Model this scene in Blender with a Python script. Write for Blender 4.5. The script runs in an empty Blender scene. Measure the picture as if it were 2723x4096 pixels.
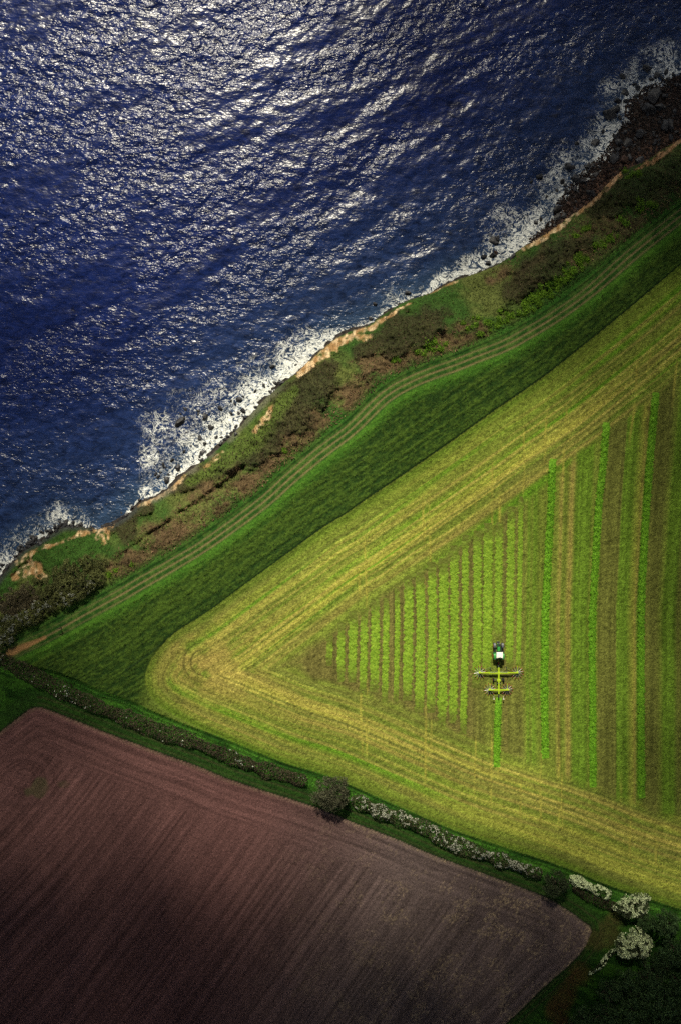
import bpy, bmesh, math, random
import numpy as np
from mathutils import Vector, Matrix, Quaternion

# ------------------------------------------------------------------ camera, sky, sun, exposure
scene = bpy.context.scene
COL = scene.collection
H = 212.0                       # camera height above the field (drone)
K = 272.6 / 4096.0              # metres per photograph pixel on the field
SEA = -12.0

cam_d = bpy.data.cameras.new("camera")
cam = bpy.data.objects.new("camera", cam_d)
COL.objects.link(cam)
cam.location = (0, 0, H)
cam.rotation_euler = (0, 0, 0)
cam_d.sensor_fit = 'VERTICAL'
cam_d.sensor_height = 36.0
cam_d.lens = 28.0
cam_d.clip_end = 6000
scene.camera = cam

SUN_EL, SUN_AZ = math.radians(41.5), math.radians(-9)     # azimuth from +Y, clockwise positive
SUNV = Vector((math.sin(SUN_AZ) * math.cos(SUN_EL), math.cos(SUN_AZ) * math.cos(SUN_EL), math.sin(SUN_EL)))
world = bpy.data.worlds.new("World")
scene.world = world
world.use_nodes = True
wn = world.node_tree
bg = wn.nodes.get("Background") or wn.nodes.new("ShaderNodeBackground")
sky = wn.nodes.new("ShaderNodeTexSky")
sky.sky_type = 'NISHITA'
sky.sun_disc = False
sky.sun_elevation = SUN_EL
sky.sun_rotation = SUN_AZ
wn.links.new(sky.outputs[0], bg.inputs[0])
bg.inputs[1].default_value = 0.05
sun_d = bpy.data.lights.new("sun", 'SUN')
sun_d.energy = 4.9
sun_d.angle = math.radians(0.5)
sun_d.color = (1.0, 0.92, 0.72)
sun = bpy.data.objects.new("sun", sun_d)
COL.objects.link(sun)
sun.location = SUNV * 300
sun.rotation_euler = (-SUNV).to_track_quat('-Z', 'Y').to_euler()
scene.view_settings.view_transform = 'Standard'
scene.view_settings.look = 'None'
scene.view_settings.exposure = 0.72
scene.view_settings.gamma = 1.0
scene.render.engine = 'CYCLES'
scene.cycles.use_denoising = False
scene.cycles.max_bounces = 5
scene.cycles.diffuse_bounces = 2
scene.cycles.glossy_bounces = 2

# ------------------------------------------------------------------ helpers
rng = np.random.default_rng(7)
random.seed(7)


def sm(a, b, x):
    t = np.clip((x - a) / (b - a), 0, 1)
    return t * t * (3 - 2 * t)


def lerp(a, b, t):
    return a + (b - a) * t


_tabs = {}


def vnoise(x, y, seed):
    if seed not in _tabs:
        _tabs[seed] = np.random.default_rng(1000 + seed).random((256, 256)).astype(np.float32)
    R = _tabs[seed]
    xf, yf = np.floor(x), np.floor(y)
    fx, fy = (x - xf).astype(np.float32), (y - yf).astype(np.float32)
    fx, fy = fx * fx * (3 - 2 * fx), fy * fy * (3 - 2 * fy)
    i0, j0 = xf.astype(np.int64) & 255, yf.astype(np.int64) & 255
    i1, j1 = (i0 + 1) & 255, (j0 + 1) & 255
    return (R[i0, j0] * (1 - fx) + R[i1, j0] * fx) * (1 - fy) + (R[i0, j1] * (1 - fx) + R[i1, j1] * fx) * fy


def fbm(x, y, seed, octv=3, gain=0.5):
    t = np.zeros(np.shape(x), np.float32)
    a, n, f = 1.0, 0.0, 1.0
    for o in range(octv):
        t += a * vnoise(x * f + 17.3 * o, y * f - 9.1 * o, seed + o)
        n += a
        a *= gain
        f *= 2.03
    return t / n


def S2(pts):                    # photograph pixels -> metres on the field plane
    p = np.asarray(pts, float)
    return np.stack([(p[..., 0] - 1361.5) * K, (2048 - p[..., 1]) * K], -1)


def smooth_line(p, step=1.2, ext=(180, 180)):
    p = np.asarray(p, float)
    q = [p[0]]
    for i in range(len(p) - 1):                      # Catmull-Rom
        p0, p1, p2, p3 = p[max(i - 1, 0)], p[i], p[i + 1], p[min(i + 2, len(p) - 1)]
        n = max(1, int(np.linalg.norm(p2 - p1) / step / 2))
        for k in range(1, n + 1):
            t = k / n
            q.append(0.5 * (2 * p1 + (p2 - p0) * t + (2 * p0 - 5 * p1 + 4 * p2 - p3) * t * t + (3 * p1 - p0 - 3 * p2 + p3) * t ** 3))
    q = np.array(q)
    if ext[0]:
        d = p[0] - p[1]
        q = np.vstack([q[0] + d / np.linalg.norm(d) * ext[0], q])
    if ext[1]:
        d = p[-1] - p[-2]
        q = np.vstack([q, q[-1] + d / np.linalg.norm(d) * ext[1]])
    return q


def seg_dist(q, u, v, signed=True):
    best = np.full(u.shape, 1e9)
    sg = np.ones(u.shape)
    arc = np.zeros(u.shape)
    s0 = 0.0
    for a, b in zip(q[:-1], q[1:]):
        ab = b - a
        L = np.hypot(*ab)
        if L < 1e-6:
            continue
        px, py = u - a[0], v - a[1]
        t = np.clip((px * ab[0] + py * ab[1]) / (L * L), 0, 1)
        d = np.hypot(px - t * ab[0], py - t * ab[1])
        m = d < best - 1e-9
        best = np.where(m, d, best)
        if signed:
            cr = ab[0] * py - ab[1] * px
            sg = np.where(m, np.sign(cr) + (cr == 0), sg)
        arc = np.where(m, s0 + t * L, arc)
        s0 += L
    return best * sg, arc


# coarse grid on which distances to the drawn lines are kept
CU = np.arange(-262, 262.1, 1.0)
CV = np.arange(-300, 300.1, 1.0)
CUU, CVV = np.meshgrid(CU, CV, indexing='ij')


def bil(F, ax, ay, u, v):
    i = np.clip(np.searchsorted(ax, u) - 1, 0, len(ax) - 2)
    j = np.clip(np.searchsorted(ay, v) - 1, 0, len(ay) - 2)
    fx = np.clip((u - ax[i]) / (ax[i + 1] - ax[i]), 0, 1)
    fy = np.clip((v - ay[j]) / (ay[j + 1] - ay[j]), 0, 1)
    return (F[i, j] * (1 - fx) + F[i + 1, j] * fx) * (1 - fy) + (F[i, j + 1] * (1 - fx) + F[i + 1, j + 1] * fx) * fy


class Line:
    def __init__(self, pts, ext=(180, 180)):
        self.q = smooth_line(S2(pts), ext=ext)
        self.D, self.A = seg_dist(self.q, CUU, CVV)

    def d(self, u, v):
        return bil(self.D, CU, CV, u, v)

    def a(self, u, v):
        return bil(self.A, CU, CV, u, v)


SHORE = [(2800, 262), (2723, 306), (2595, 352), (2507, 421), (2502, 495), (2443, 573), (2415, 624), (2332, 689), (2295, 735), (2263, 776),
         (2230, 813), (2225, 862), (2184, 910), (2097, 979), (2000, 1048), (1884, 1096), (1807, 1122), (1715, 1170), (1623, 1201),
         (1527, 1257), (1476, 1298), (1404, 1318), (1338, 1349), (1287, 1390), (1231, 1441), (1204, 1468), (1153, 1504), (1077, 1555),
         (1010, 1627), (949, 1703), (867, 1785), (806, 1836), (730, 1892), (673, 1948), (617, 1984), (560, 2004), (504, 2058),
         (446, 2094), (388, 2109), (330, 2100), (250, 2096), (187, 2134), (147, 2161), (89, 2192), (58, 2228), (27, 2263), (-20, 2325)]
FOOT = [(2800, 500), (2719, 555), (2640, 600), (2586, 642), (2520, 668), (2461, 698), (2400, 765), (2360, 805), (2258, 878), (2180, 935), (2097, 985), (2000, 1053),
        (1884, 1101), (1807, 1127), (1715, 1175), (1623, 1206), (1527, 1262), (1476, 1303), (1404, 1325), (1338, 1358), (1287, 1400),
        (1231, 1451), (1204, 1477), (1153, 1517), (1085, 1575), (1020, 1640), (955, 1712), (875, 1795), (812, 1846), (736, 1900), (678, 1956),
        (620, 1992), (565, 2012), (510, 2066), (450, 2102), (392, 2118), (332, 2110), (252, 2110), (195, 2146), (155, 2172), (97, 2203),
        (66, 2238), (33, 2274), (-14, 2335)]
TRACK = [(-60, 2650), (58, 2607), (112, 2580), (179, 2549), (243, 2513), (312, 2475), (402, 2426), (491, 2377), (558, 2338), (625, 2299), (700, 2254),
         (820, 2178), (940, 2094), (1066, 2000), (1163, 1912), (1300, 1800), (1420, 1705), (1540, 1590), (1630, 1535), (1710, 1500), (1812, 1464), (1900, 1428),
         (2000, 1388), (2057, 1361), (2215, 1267), (2372, 1151), (2477, 1062), (2582, 973), (2723, 863), (2800, 803)]
MEAD = [(2800, 1000), (2723, 1057), (2530, 1220), (2433, 1300), (2323, 1388), (2184, 1498), (2046, 1595), (2000, 1625), (1800, 1768), (1610, 1900),
        (1472, 1992), (1369, 2064), (1300, 2104), (1111, 2242), (972, 2343), (833, 2446), (700, 2531), (620, 2600), (527, 2668), (470, 2700)]
HAY = MEAD[:17] + [(648, 2582), (606, 2635), (583, 2690), (583, 2742), (606, 2790), (645, 2828), (720, 2872), (800, 2912), (900, 2953), (1027, 3006), (1145, 3052), (1288, 3094),
                   (1410, 3142), (1600, 3225), (1815, 3318), (2030, 3391), (2245, 3463), (2460, 3549), (2723, 3635), (2800, 3660)]
VERGE = [(-60, 2600), (40, 2630), (110, 2660), (200, 2680), (300, 2715), (402, 2761), (517, 2801), (631, 2853), (746, 2899), (900, 2955), (1027, 3008), (1145, 3054), (1288, 3096),
         (1410, 3145), (1600, 3228), (1815, 3321), (2030, 3394), (2245, 3466), (2460, 3552), (2723, 3638), (2800, 3662)]
PLOUGH = [(-500, 3390), (-120, 3020), (0, 2930), (69, 2876), (120, 2838), (140, 2829), (172, 2832), (287, 2876), (459, 2944), (631, 3008), (804, 3071), (900, 3112), (1053, 3163), (1206, 3211),
          (1308, 3247), (1410, 3290), (1563, 3349), (1743, 3426), (1958, 3504), (2173, 3587), (2250, 3630), (2300, 3663), (2333, 3690), (2358, 3705), (2363, 3727),
          (2340, 3783), (2310, 3823), (2267, 3867), (2200, 3923), (2020, 4096), (1700, 4400)]
L_SH, L_CF, L_TR, L_MB, L_FB, L_HN, L_PL = [Line(p) for p in (SHORE, FOOT, TRACK, MEAD, HAY, VERGE, PLOUGH)]
# ploughed side lies right of its line as listed
L_PL.D = -L_PL.D


def stroke(pts, u, v, width, soft=0.35, nz=0.5, seed=50, scale=0.35, fine=1):
    """ragged-edged band of ground cover round a line; width in metres (scalar or per point)"""
    q = S2(pts)
    w = np.broadcast_to(np.asarray(width, float), (len(q),))
    D, A = seg_dist(q, u, v, False)
    arcs = np.concatenate([[0], np.cumsum(np.hypot(*np.diff(q, axis=0).T))])
    ww = np.interp(A, arcs, w)
    n = fbm(u * scale, v * scale, seed, 3) - 0.5
    return sm(1 + soft, 1 - soft, D / ww + n * 2 * nz)


# ------------------------------------------------------------------ the land as one sheet of heights
def axis(lo, hi, st, far):
    c = list(np.arange(lo, hi + 1e-6, st))
    a, s = [], st
    x = lo
    while x > -far:
        s *= 1.25
        x -= s
        a.append(x)
    b, s, x = [], st, c[-1]
    while x < far:
        s *= 1.25
        x += s
        b.append(x)
    return np.array(a[::-1] + c + b)


GU = axis(-97, 97, 0.30, 250)
GV = axis(-144, 144, 0.30, 290)
U, V = np.meshgrid(GU, GV, indexing='ij')
U = U.ravel()
V = V.ravel()
NU, NV = len(GU), len(GV)
dsh, dcf, dtr, dmb, dfb, dhn, dpl = [L.d(U, V) for L in (L_SH, L_CF, L_TR, L_MB, L_FB, L_HN, L_PL)]
atr, afb, apl, ahn = L_TR.a(U, V), L_FB.a(U, V), L_PL.a(U, V), L_HN.a(U, V)
PX = U / K + 1361.5
PY = 2048 - V / K

t = np.clip(dcf / np.maximum(dcf + np.maximum(dtr - 3, 0.01), 0.5), 0, 1)
slope_h = -11.3 + 11.3 * (1 - (1 - t) ** 2.3)
beach_h = SEA + 0.05 + np.clip(dsh, -30, 12) * np.where(dsh > 0, 0.06, 0.16)
hz = np.where(dcf > 0, slope_h, np.minimum(beach_h, -11.35))
hz = np.where(dtr < 3, 0.0, hz)
on_slope = (dcf > 0) & (dtr > 3)
edge = sm(0, 3, dcf) * sm(3, 9, dtr)
rough = (fbm(U * 0.16, V * 0.16, 1, 4) - 0.5) * 3.0 + (fbm(U * 0.7, V * 0.7, 5, 3) - 0.5) * 1.1
hz = hz + rough * edge * 1.25
# steep broken face just above the cliff foot
face = sm(0, 0.8, dcf) * sm(6, 1.5, dcf) * (dtr > 3)
hz = hz + face * (np.abs(fbm(U * 0.5 + V * 0.2, V * 0.5, 9, 3) - 0.5) * 2.4)
# old field bank along the slope
BANK = [(452, 2222), (520, 2172), (580, 2125), (660, 2075), (720, 2030), (800, 1975), (880, 1920), (960, 1850)]
bank = stroke(BANK, U, V, 0.9, 0.6, 0.25, 60, 0.5)
hz = hz + bank * 1.3
# bare sandstone scar on the headland
SCAR = [(60, 2310), (95, 2285), (130, 2265), (165, 2300)]
scar = stroke(SCAR, U, V, [1.2, 1.6, 2.0, 1.6], 0.3, 0.45, 61, 0.6)
hz = hz - scar * (1.2 + 1.5 * np.abs(fbm(U * 0.9 + V * 0.4, V * 0.25, 62, 3) - 0.5))
# track ruts, furrows, swards
rut = np.zeros_like(U)
wob = (fbm(atr * 0.06, atr * 0, 70, 2) - 0.5) * 0.5
left = sm(650, 250, PX)
for off, wt in ((-1.45, 0.85), (0.0, 1.0), (1.4, 0.75)):
    rut = np.maximum(rut, wt * (1 - 0.6 * left * (off != 0)) * sm(0.36, 0.12, np.abs(dtr - off - wob * (1 + 0.3 * off))))
rut = rut * lerp(0.55, 1.0, fbm(atr * 0.25, dtr * 1.2, 71, 3))
trk = sm(3.0, 2.4, np.abs(dtr))
hz = hz - rut * 0.12 * trk
ALBEDO = np.zeros((len(U), 3), np.float32)


def C(*c):
    return np.array(c, np.float32)


def mixc(a, b, tt):
    return a * (1 - tt[:, None]) + b * tt[:, None]


white = rng.random(len(U)).astype(np.float32)
n_big = fbm(U * 0.04, V * 0.04, 80, 3)
n_mid = fbm(U * 0.25, V * 0.25, 84, 3)
n_fin = fbm(U * 1.3, V * 1.3, 88, 2)

# --- meadow
mead = (dtr < -2.0) & (dhn > 0) & (dfb <= 0)
rows = fbm(dmb * 0.55, L_MB.a(U, V) * 0.03, 90, 3)
clump = fbm(dmb * 2.0, L_MB.a(U, V) * 1.0, 93, 3, 0.65)
rows2 = fbm(dmb * 1.5, L_MB.a(U, V) * 0.012, 97, 2)
mcol = mixc(C(0.010, 0.028, 0.005), C(0.044, 0.080, 0.010), sm(0.30, 0.70, rows * 0.06 + rows2 * 0.38 + clump * 0.56))
mcol = mixc(mcol, C(0.045, 0.13, 0.012), sm(-6, -2.4, dtr) * 0.6 * (dtr < 0))
# olive stubble round the blunt end of the hay field
wedge = sm(7, 2, -dfb) * sm(560, 640, PX + (PY - 2700) * 0.3) * (PY > 2580)
mcol = mixc(mcol, C(0.085, 0.12, 0.018), np.clip(wedge, 0, 1) * 0.8)
furrow_line = sm(0.45, 0.15, np.abs(dmb + 0.1)) * (PX > 500)
mcol = mixc(mcol, C(0.006, 0.018, 0.006), furrow_line * 0.8)
mead_h = 0.38 * (clump - 0.5) + 0.35 * (rows2 - 0.5) + 0.12 * (white - 0.5) + 0.22
hz = hz + np.where(mead, mead_h * sm(-2.0, -3.2, dtr) * sm(0, 0.6, -dfb), 0)

# --- hay field
hay = dfb > 0
YEL, OLI, GRN, BRN, TAN = C(0.280, 0.262, 0.046), C(0.116, 0.152, 0.021), C(0.080, 0.172, 0.011), C(0.105, 0.098, 0.026), C(0.265, 0.200, 0.055)
st1 = fbm(dfb * 0.42, afb * 0.012, 100, 3)
st2 = fbm(dfb * 1.6, afb * 0.03, 104, 3)
st3 = fbm(dfb * 0.16 + 3.3, afb * 0.006, 108, 2)
hc = mixc(OLI + 0 * ALBEDO, GRN, sm(0.45, 0.72, st1))
hc = mixc(hc, BRN, sm(0.50, 0.74, fbm(dfb * 0.5 + 31, afb * 0.02, 112, 3)) * 0.55)
gold = np.exp(-((dfb - 15.5) / 3.2) ** 2) * sm(0.46, 0.60, st2 * 0.6 + st1 * 0.4)
gold = np.maximum(gold, 0.9 * sm(0.56, 0.68, st2) * np.exp(-((dfb - 9) / 6.5) ** 2) * 0.45)
tipz = np.exp(-(((PX - 830) / 210) ** 2 + ((PY - 2650) / 150) ** 2))
hc = mixc(hc, YEL, np.clip(gold * 0.85, 0, 1))
hc = mixc(hc, TAN, np.clip(tipz * 0.75 * sm(0.25, 0.6, n_mid), 0, 1))
hc = mixc(hc, TAN * 0.9, sm(0.56, 0.70, fbm(dfb * 0.9 - 11, afb * 0.015, 116, 2)) * 0.35)
hc = mixc(hc, YEL, sm(1500, 2300, PX) * sm(2900, 3150, PY) * sm(0.40, 0.62, st1) * 0.6)
# edge of the mown grass next to the verge
hc = mixc(hc, GRN * 0.55, sm(3.2, 0.5, dfb) * 0.65)
# vertical bands of the raked inner part
lean = np.where(PY < 2500, (np.maximum(2500 - PY, 0) / 900) ** 1.3 * 56 * (PX - 1900) / 660, 0)
LX = PX - lean + (fbm(PY * 0.004, PX * 0.001, 118, 2) - 0.5) * 6
band_x = [1150, 1870, 1990, 2020, 2085, 2100, 2108, 2118, 2130, 2150, 2195, 2215, 2232, 2240, 2252, 2266, 2274, 2282, 2290, 2340, 2352, 2384, 2392, 2428, 2460, 2464, 2500, 2532, 2538, 2544, 2576, 2584, 2620, 2640, 2652, 2690, 2710, 2726, 2800]
band_t = "BBOBBOGOGOOOTOOTTOGGOOBBBGGYTGBBBOGGBOO"
tab = {'B': BRN * 0.9, 'O': OLI * 0.9, 'G': GRN * 0.95, 'T': TAN * 0.85, 'Y': YEL * 0.8}
bc = np.stack([np.interp(LX, band_x, [tab[ch][k] for ch in band_t]) for k in range(3)], -1).astype(np.float32)
fine_band = fbm(LX * 0.13, PY * 0.002, 120, 2)
bc = mixc(bc, OLI * 0.85 + 0 * bc, 0.42 * sm(2010, 2040, LX)) * (0.66 + 0.68 * fine_band[:, None])
inner_d = dfb + (fbm(U * 0.3, V * 0.3, 122, 2) - 0.5) * 3
inner = sm(22.5, 25.5, inner_d + sm(2050, 2300, PX) * 2.0)
hc = mixc(hc, bc, inner)
# tyre tracks that follow the field edge
for dd_, w_, e_ in ((5.2, .22, .4), (7.9, .25, .5), (9.6, .25, .6), (12.4, .25, .7), (14.1, .3, .8), (15.9, .25, .9), (17.2, .25, .7), (19.3, .3, .7), (21.0, .25, .6)):
    ln_ = sm(w_ * 1.5, w_ * .5, np.abs(dfb - dd_ + (fbm(afb * 0.03, afb * 0 + dd_, 129, 2) - .5) * 1.3))
    hc = mixc(hc, C(0.30, 0.255, 0.060), ln_ * e_ * sm(.32, .62, fbm(afb * 0.03 + dd_, dfb * .1, 126, 3)) * .8)
    dk_ = sm(w_ * 1.3, w_ * .4, np.abs(dfb - dd_ - .55 + (fbm(afb * 0.03, afb * 0 + dd_, 129, 2) - .5) * 1.3))
    hc = mixc(hc, C(0.070, 0.078, 0.018), dk_ * e_ * sm(.40, .65, fbm(afb * 0.03 + dd_ + 9, dfb * .1, 126, 3)) * .6)
# wheel lines that run on across the headland
lines = np.zeros_like(U)
for x0, w0 in ((1445, 5), (1468, 5), (1700, 5), (1722, 4), (1962, 5), (1990, 6), (2160, 5), (2232, 5), (2250, 4), (2480, 6), (2520, 5), (2620, 5), (1900, 4), (2080, 4)):
    lines = np.maximum(lines, sm(w0 * 1.2, w0 * 0.3, np.abs(LX - x0 + (fbm(PY * 0.008, PX * 0.002 + x0 * .1, 128, 2) - .5) * 14)) * sm(0.3, 0.65, fbm(PY * 0.012, PX * 0.01 + x0, 125, 3)))
hc = mixc(hc, YEL * 0.85, lines * sm(6, 12, dfb) * sm(31, 23, dfb) * 0.85)
# turning marks at the blunt end
for r, w, e in ((3.4, 0.16, 0.9), (5.3, 0.2, 0.7), (5.9, 0.15, 0.4)):
    cx, cy = S2([(815, 2650)])[0]
    rr = np.hypot(U - cx, V - cy)
    th = np.arctan2(V - cy, U - cx)
    arc_m = sm(w * 2, w * 0.6, np.abs(rr - r)) * sm(1.4, 1.9, np.abs(th)) * e
    hc = mixc(hc, BRN * 0.55, arc_m)
    hz = hz - 0.08 * arc_m
for dd in (4.6, 6.1, 9.5):
    m_ = sm(0.3, 0.1, np.abs(dfb - dd)) * np.exp(-(((PX - 640) / 120) ** 2 + ((PY - 2720) / 120) ** 2))
    hc = mixc(hc, BRN * 0.6, m_ * 0.7)
st4 = fbm(dfb * 3.2, afb * 0.02, 127, 2)
hc = hc * lerp(1.0, 0.76 + 0.48 * st4, 1 - inner)[:, None]
hay_grain = 0.36 + 1.18 * (0.5 * white + 0.5 * n_fin)
hc = hc * hay_grain[:, None] * 1.1
hz = hz + np.where(hay, (0.15 * (white - 0.5) + 0.22 * (n_fin - 0.5) + 0.10 * (st2 - 0.5)) * sm(0, 0.5, dfb) - 0.05, 0)

# --- ploughed field
plo = (dpl > 0) & (dhn < 0)
theta = np.radians(np.interp(PX, [0, 400, 1000, 1800, 2400], [47, 52, 56, 57, 54]))
ang0 = math.radians(55)
bow = np.interp(PX, [-400, 0, 300, 700, 1200, 3000], [10, 5.5, 2.0, 0.3, 0, 0])
rx = U * math.sin(ang0) - V * math.cos(ang0) + bow * sm(2800, 3900, PY)
ry = U * math.cos(ang0) + V * math.sin(ang0)
hd = sm(13, 9, dpl + (n_mid - 0.5) * 3) * sm(2600, 2000, PX)
f_in = fbm(rx * 0.7, ry * 0.015, 130, 3)
f_fi = fbm(rx * 1.7, ry * 0.03, 134, 2)
f_hd = fbm(dpl * 0.6, apl * 0.02, 137, 3)
f_hf = fbm(dpl * 1.9, apl * 0.06, 139, 2)
fur = lerp(f_in, f_hd, hd)
fuf = lerp(f_fi, f_hf, hd)
cx, cy = S2([(100, 3110)])[0]
rr = np.hypot((U - cx) * 0.95, (V - cy) * 1.1)
ring = np.exp(-((rr / 11.0) ** 4))
fur = lerp(fur, fbm(rr * 0.8, np.arctan2(V - cy, U - cx) * 0.8, 141, 3), ring * 0.9)
red = sm(1750, 900, PX + (PY - 3300) * 0.35)
pc = mixc(C(0.072, 0.052, 0.050) + 0 * ALBEDO, C(0.084, 0.041, 0.039), red)
pc = pc * (0.88 + 0.24 * sm(0.25, 0.75, fur)[:, None]) * (0.60 + 0.80 * fuf[:, None]) * (0.8 + 0.4 * (0.5 * white + 0.5 * n_fin))[:, None]
straw = sm(0.52, 0.72, fbm(U * 0.25, V * 0.25, 143, 2) * 0.5 + fbm(U * 2.4, V * 2.4, 145, 2) * 0.5) * sm(900, 2100, PX + (PY - 3500) * 0.3) * sm(0.45, 0.6, white)
pc = mixc(pc, C(0.24, 0.18, 0.11), np.clip(straw * 0.6 + sm(1.2, 0.3, dpl) * 0.35 * white, 0, 1))
for r_, e_ in ((2.6, .5), (4.4, .4), (5.2, .45), (7.4, .3), (8.3, .4), (11.0, .25)):
    am_ = sm(.34, .1, np.abs(rr - r_ + (n_mid - .5) * .8)) * e_ * sm(.3, .6, fbm(np.arctan2(V - cy, U - cx) * 1.4 + r_, rr * .1, 148, 2)) * sm(-2.2, -.6, np.arctan2(V - cy, U - cx) * np.sign(np.pi * .9 - np.abs(np.arctan2(V - cy, U - cx))))
    pc = pc * (1 - 0.6 * am_[:, None])
weed = sm(0.62, 0.75, fbm(U * 0.15, V * 0.15, 146, 3)) * ring
pc = mixc(pc, C(0.045, 0.05, 0.02), weed * 0.6)
tram = np.zeros_like(U)
for k in range(-20, 22):
    tram = np.maximum(tram, sm(0.35, 0.12, np.abs(rx - k * 5.7 - 1.3 * ((k * 7919) % 5) / 5)) * ((k * 37) % 3 > 0))
tram = tram * (1 - hd) * (1 - ring)
for off in (14.5, 16.2):
    tram = np.maximum(tram, sm(0.35, 0.12, np.abs(dpl - off)) * sm(800, 1000, PX) * sm(2100, 1700, PX) * 0.8)
pc = pc * (1 - 0.16 * tram[:, None])
hz = hz + np.where(plo, (0.20 * (fuf - 0.5) + 0.12 * (fur - 0.5) + 0.16 * (white - 0.5) - 0.05 * tram - 0.08) * sm(0, 0.4, dpl), 0)

# --- verge, margins and woodland floor
mg = (dhn <= 0) & (dpl <= 0)
vc = mixc(C(0.014, 0.055, 0.006) + 0 * ALBEDO, C(0.040, 0.125, 0.012), sm(0.35, 0.65, fbm(dhn * 1.1, ahn * 0.25, 150, 3)))
ditch = sm(0.5, 0.15, np.abs(dhn + 0.55)) + 0.6 * sm(0.4, 0.1, np.abs(dhn + 1.6 + (n_mid - .5)))
vc = vc * (1 - 0.6 * np.clip(ditch, 0, 1)[:, None])
south = sm(-4.6, -3.6, dpl) * (PX < 2480)
vc = mixc(vc, C(0.022, 0.062, 0.010), south * 0.7)
mrut = np.maximum(sm(0.34, 0.12, np.abs(dpl + 2.55 + (n_big - .5))), 0.75 * sm(0.34, 0.12, np.abs(dpl + 1.0 + (n_big - .5) * .6)))
mrut = mrut * (0.35 + 0.65 * fbm(apl * 0.12, dpl, 153, 2)) * (PX > 150)
vc = mixc(vc, C(0.075, 0.060, 0.030), mrut * 0.75)
vc = mixc(vc, C(0.020, 0.020, 0.012), sm(0.5, 0.1, np.abs(dpl + 0.15)) * 0.7)
brk = stroke([(2340, 3760), (2420, 3760), (2450, 3680)], U, V, 2.4, 0.5, 0.6, 155, 0.3)
vc = mixc(vc, C(0.085, 0.070, 0.022), brk * 0.7)
brk = stroke([(2310, 3905), (2270, 3960), (2220, 4040), (2240, 4090)], U, V, 2.6, 0.5, 0.6, 156, 0.3)
vc = mixc(vc, C(0.105, 0.052, 0.020), brk * 0.75)
vc = vc * (0.6 + 0.8 * (0.5 * white + 0.5 * n_fin))[:, None] * (1 - 0.45 * sm(-3.2, -5, dhn))[:, None]  # from the hedge southwards colour is darkened for hedge shade and deeper green
hz = hz + np.where(mg, 0.35 * (n_mid - 0.5) + 0.3 * (n_fin - 0.5) * sm(0, -0.8, dhn) - 0.25 * np.clip(ditch, 0, 1) - 0.1 * mrut, 0)

# --- coastal slope cover
gr_n = fbm(U * 0.10 + V * 0.05, V * 0.12, 160, 4)
sc = mixc(C(0.024, 0.058, 0.010) + 0 * ALBEDO, C(0.070, 0.085, 0.022), sm(0.4, 0.62, gr_n))
BRACKEN = [([(470, 2270), (560, 2205), (650, 2170), (760, 2100)], [2, 4, 5, 4]), ([(900, 2010), (1000, 1940), (1130, 1840), (1230, 1760)], [3, 4.5, 4.5, 3]),
           ([(1280, 1690), (1400, 1600), (1540, 1500), (1640, 1460)], [2.5, 4, 5, 3]), ([(780, 1985), (860, 1935), (930, 1880)], [2, 2.4, 2]),
           ([(1750, 1400), (1840, 1360), (1900, 1330)], 2.5), ([(2290, 960), (2420, 900), (2560, 800), (2723, 700)], [3, 5, 6, 6]),
           ([(2120, 1090), (2210, 1040), (2330, 1000)], 3.2), ([(1960, 1100), (2040, 1065)], 1.8)]
THICK = [([(1180, 1560), (1260, 1500), (1330, 1475)], [1.5, 2.6, 1.5]), ([(1110, 1700), (1170, 1640), (1230, 1560), (1300, 1500)], [3.2, 4.8, 4.2, 2.5]),
         ([(1560, 1330), (1640, 1310), (1740, 1290)], [3, 4.2, 2.6]), ([(1440, 1400), (1560, 1370), (1660, 1330)], [1.6, 3.0, 3]),
         ([(900, 1850), (1000, 1790), (1090, 1730)], [1.6, 3.0, 3.2]), ([(700, 1960), (800, 1900), (900, 1850)], [1.2, 1.8, 1.6]),
         ([(2060, 1160), (2140, 1090), (2220, 1030), (2300, 980)], [2.2, 3.4, 3.4, 2.2]), ([(460, 2110), (500, 2110), (540, 2060), (590, 2030)], [1.8, 2.6, 2.0, 1.0]),
         ([(2420, 830), (2540, 740), (2680, 660)], [2.5, 4, 4])]
brm = np.zeros_like(U)
idx = np.where(on_slope)[0]
us, vs = U[idx], V[idx]
for k, (p, w) in enumerate(BRACKEN):
    brm[idx] = np.maximum(brm[idx], stroke(p, us, vs, np.array(w) * 1.25, 0.5, 0.9, 165 + k, 0.22))
thm = np.zeros_like(U)
for k, (p, w) in enumerate(THICK):
    thm[idx] = np.maximum(thm[idx], stroke(p, us, vs, np.array(w) * 1.3, 0.5, 0.95, 175 + k, 0.3))
sc = mixc(sc, C(0.078, 0.050, 0.027), brm * sm(0.30, 0.6, n_mid) * 0.9)
sc = mixc(sc, C(0.026, 0.023, 0.011), thm * 0.85)
topside = sm(2050, 2500, PX)
sc = mixc(sc, C(0.018, 0.045, 0.010), sm(0.3, 0.6, n_big) * topside * 0.5)
# lush green band nearest to the cliff edge and next to the track
sc = mixc(sc, C(0.058, 0.088, 0.016), stroke([(760, 1930), (900, 1850), (1010, 1760), (1100, 1650), (1180, 1560)], U, V, [1.2, 2.4, 3.0, 2.6, 1.2], 0.5, 0.5, 186, 0.3) * 0.8)
sc = mixc(sc, C(0.026, 0.064, 0.010), stroke([(150, 2230), (260, 2200), (360, 2180), (420, 2150)], U, V, [2, 3.4, 3.4, 1.5], 0.4, 0.4, 187, 0.3) * 0.9)
sc = mixc(sc, C(0.024, 0.064, 0.010), stroke([(0, 2360), (30, 2330), (60, 2290)], U, V, [2.5, 2.5, 1.5], 0.4, 0.4, 188, 0.3) * 0.9)
sc = mixc(sc, C(0.025, 0.085, 0.010), sm(5.5, 3.0, dtr) * 0.8)
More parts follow.
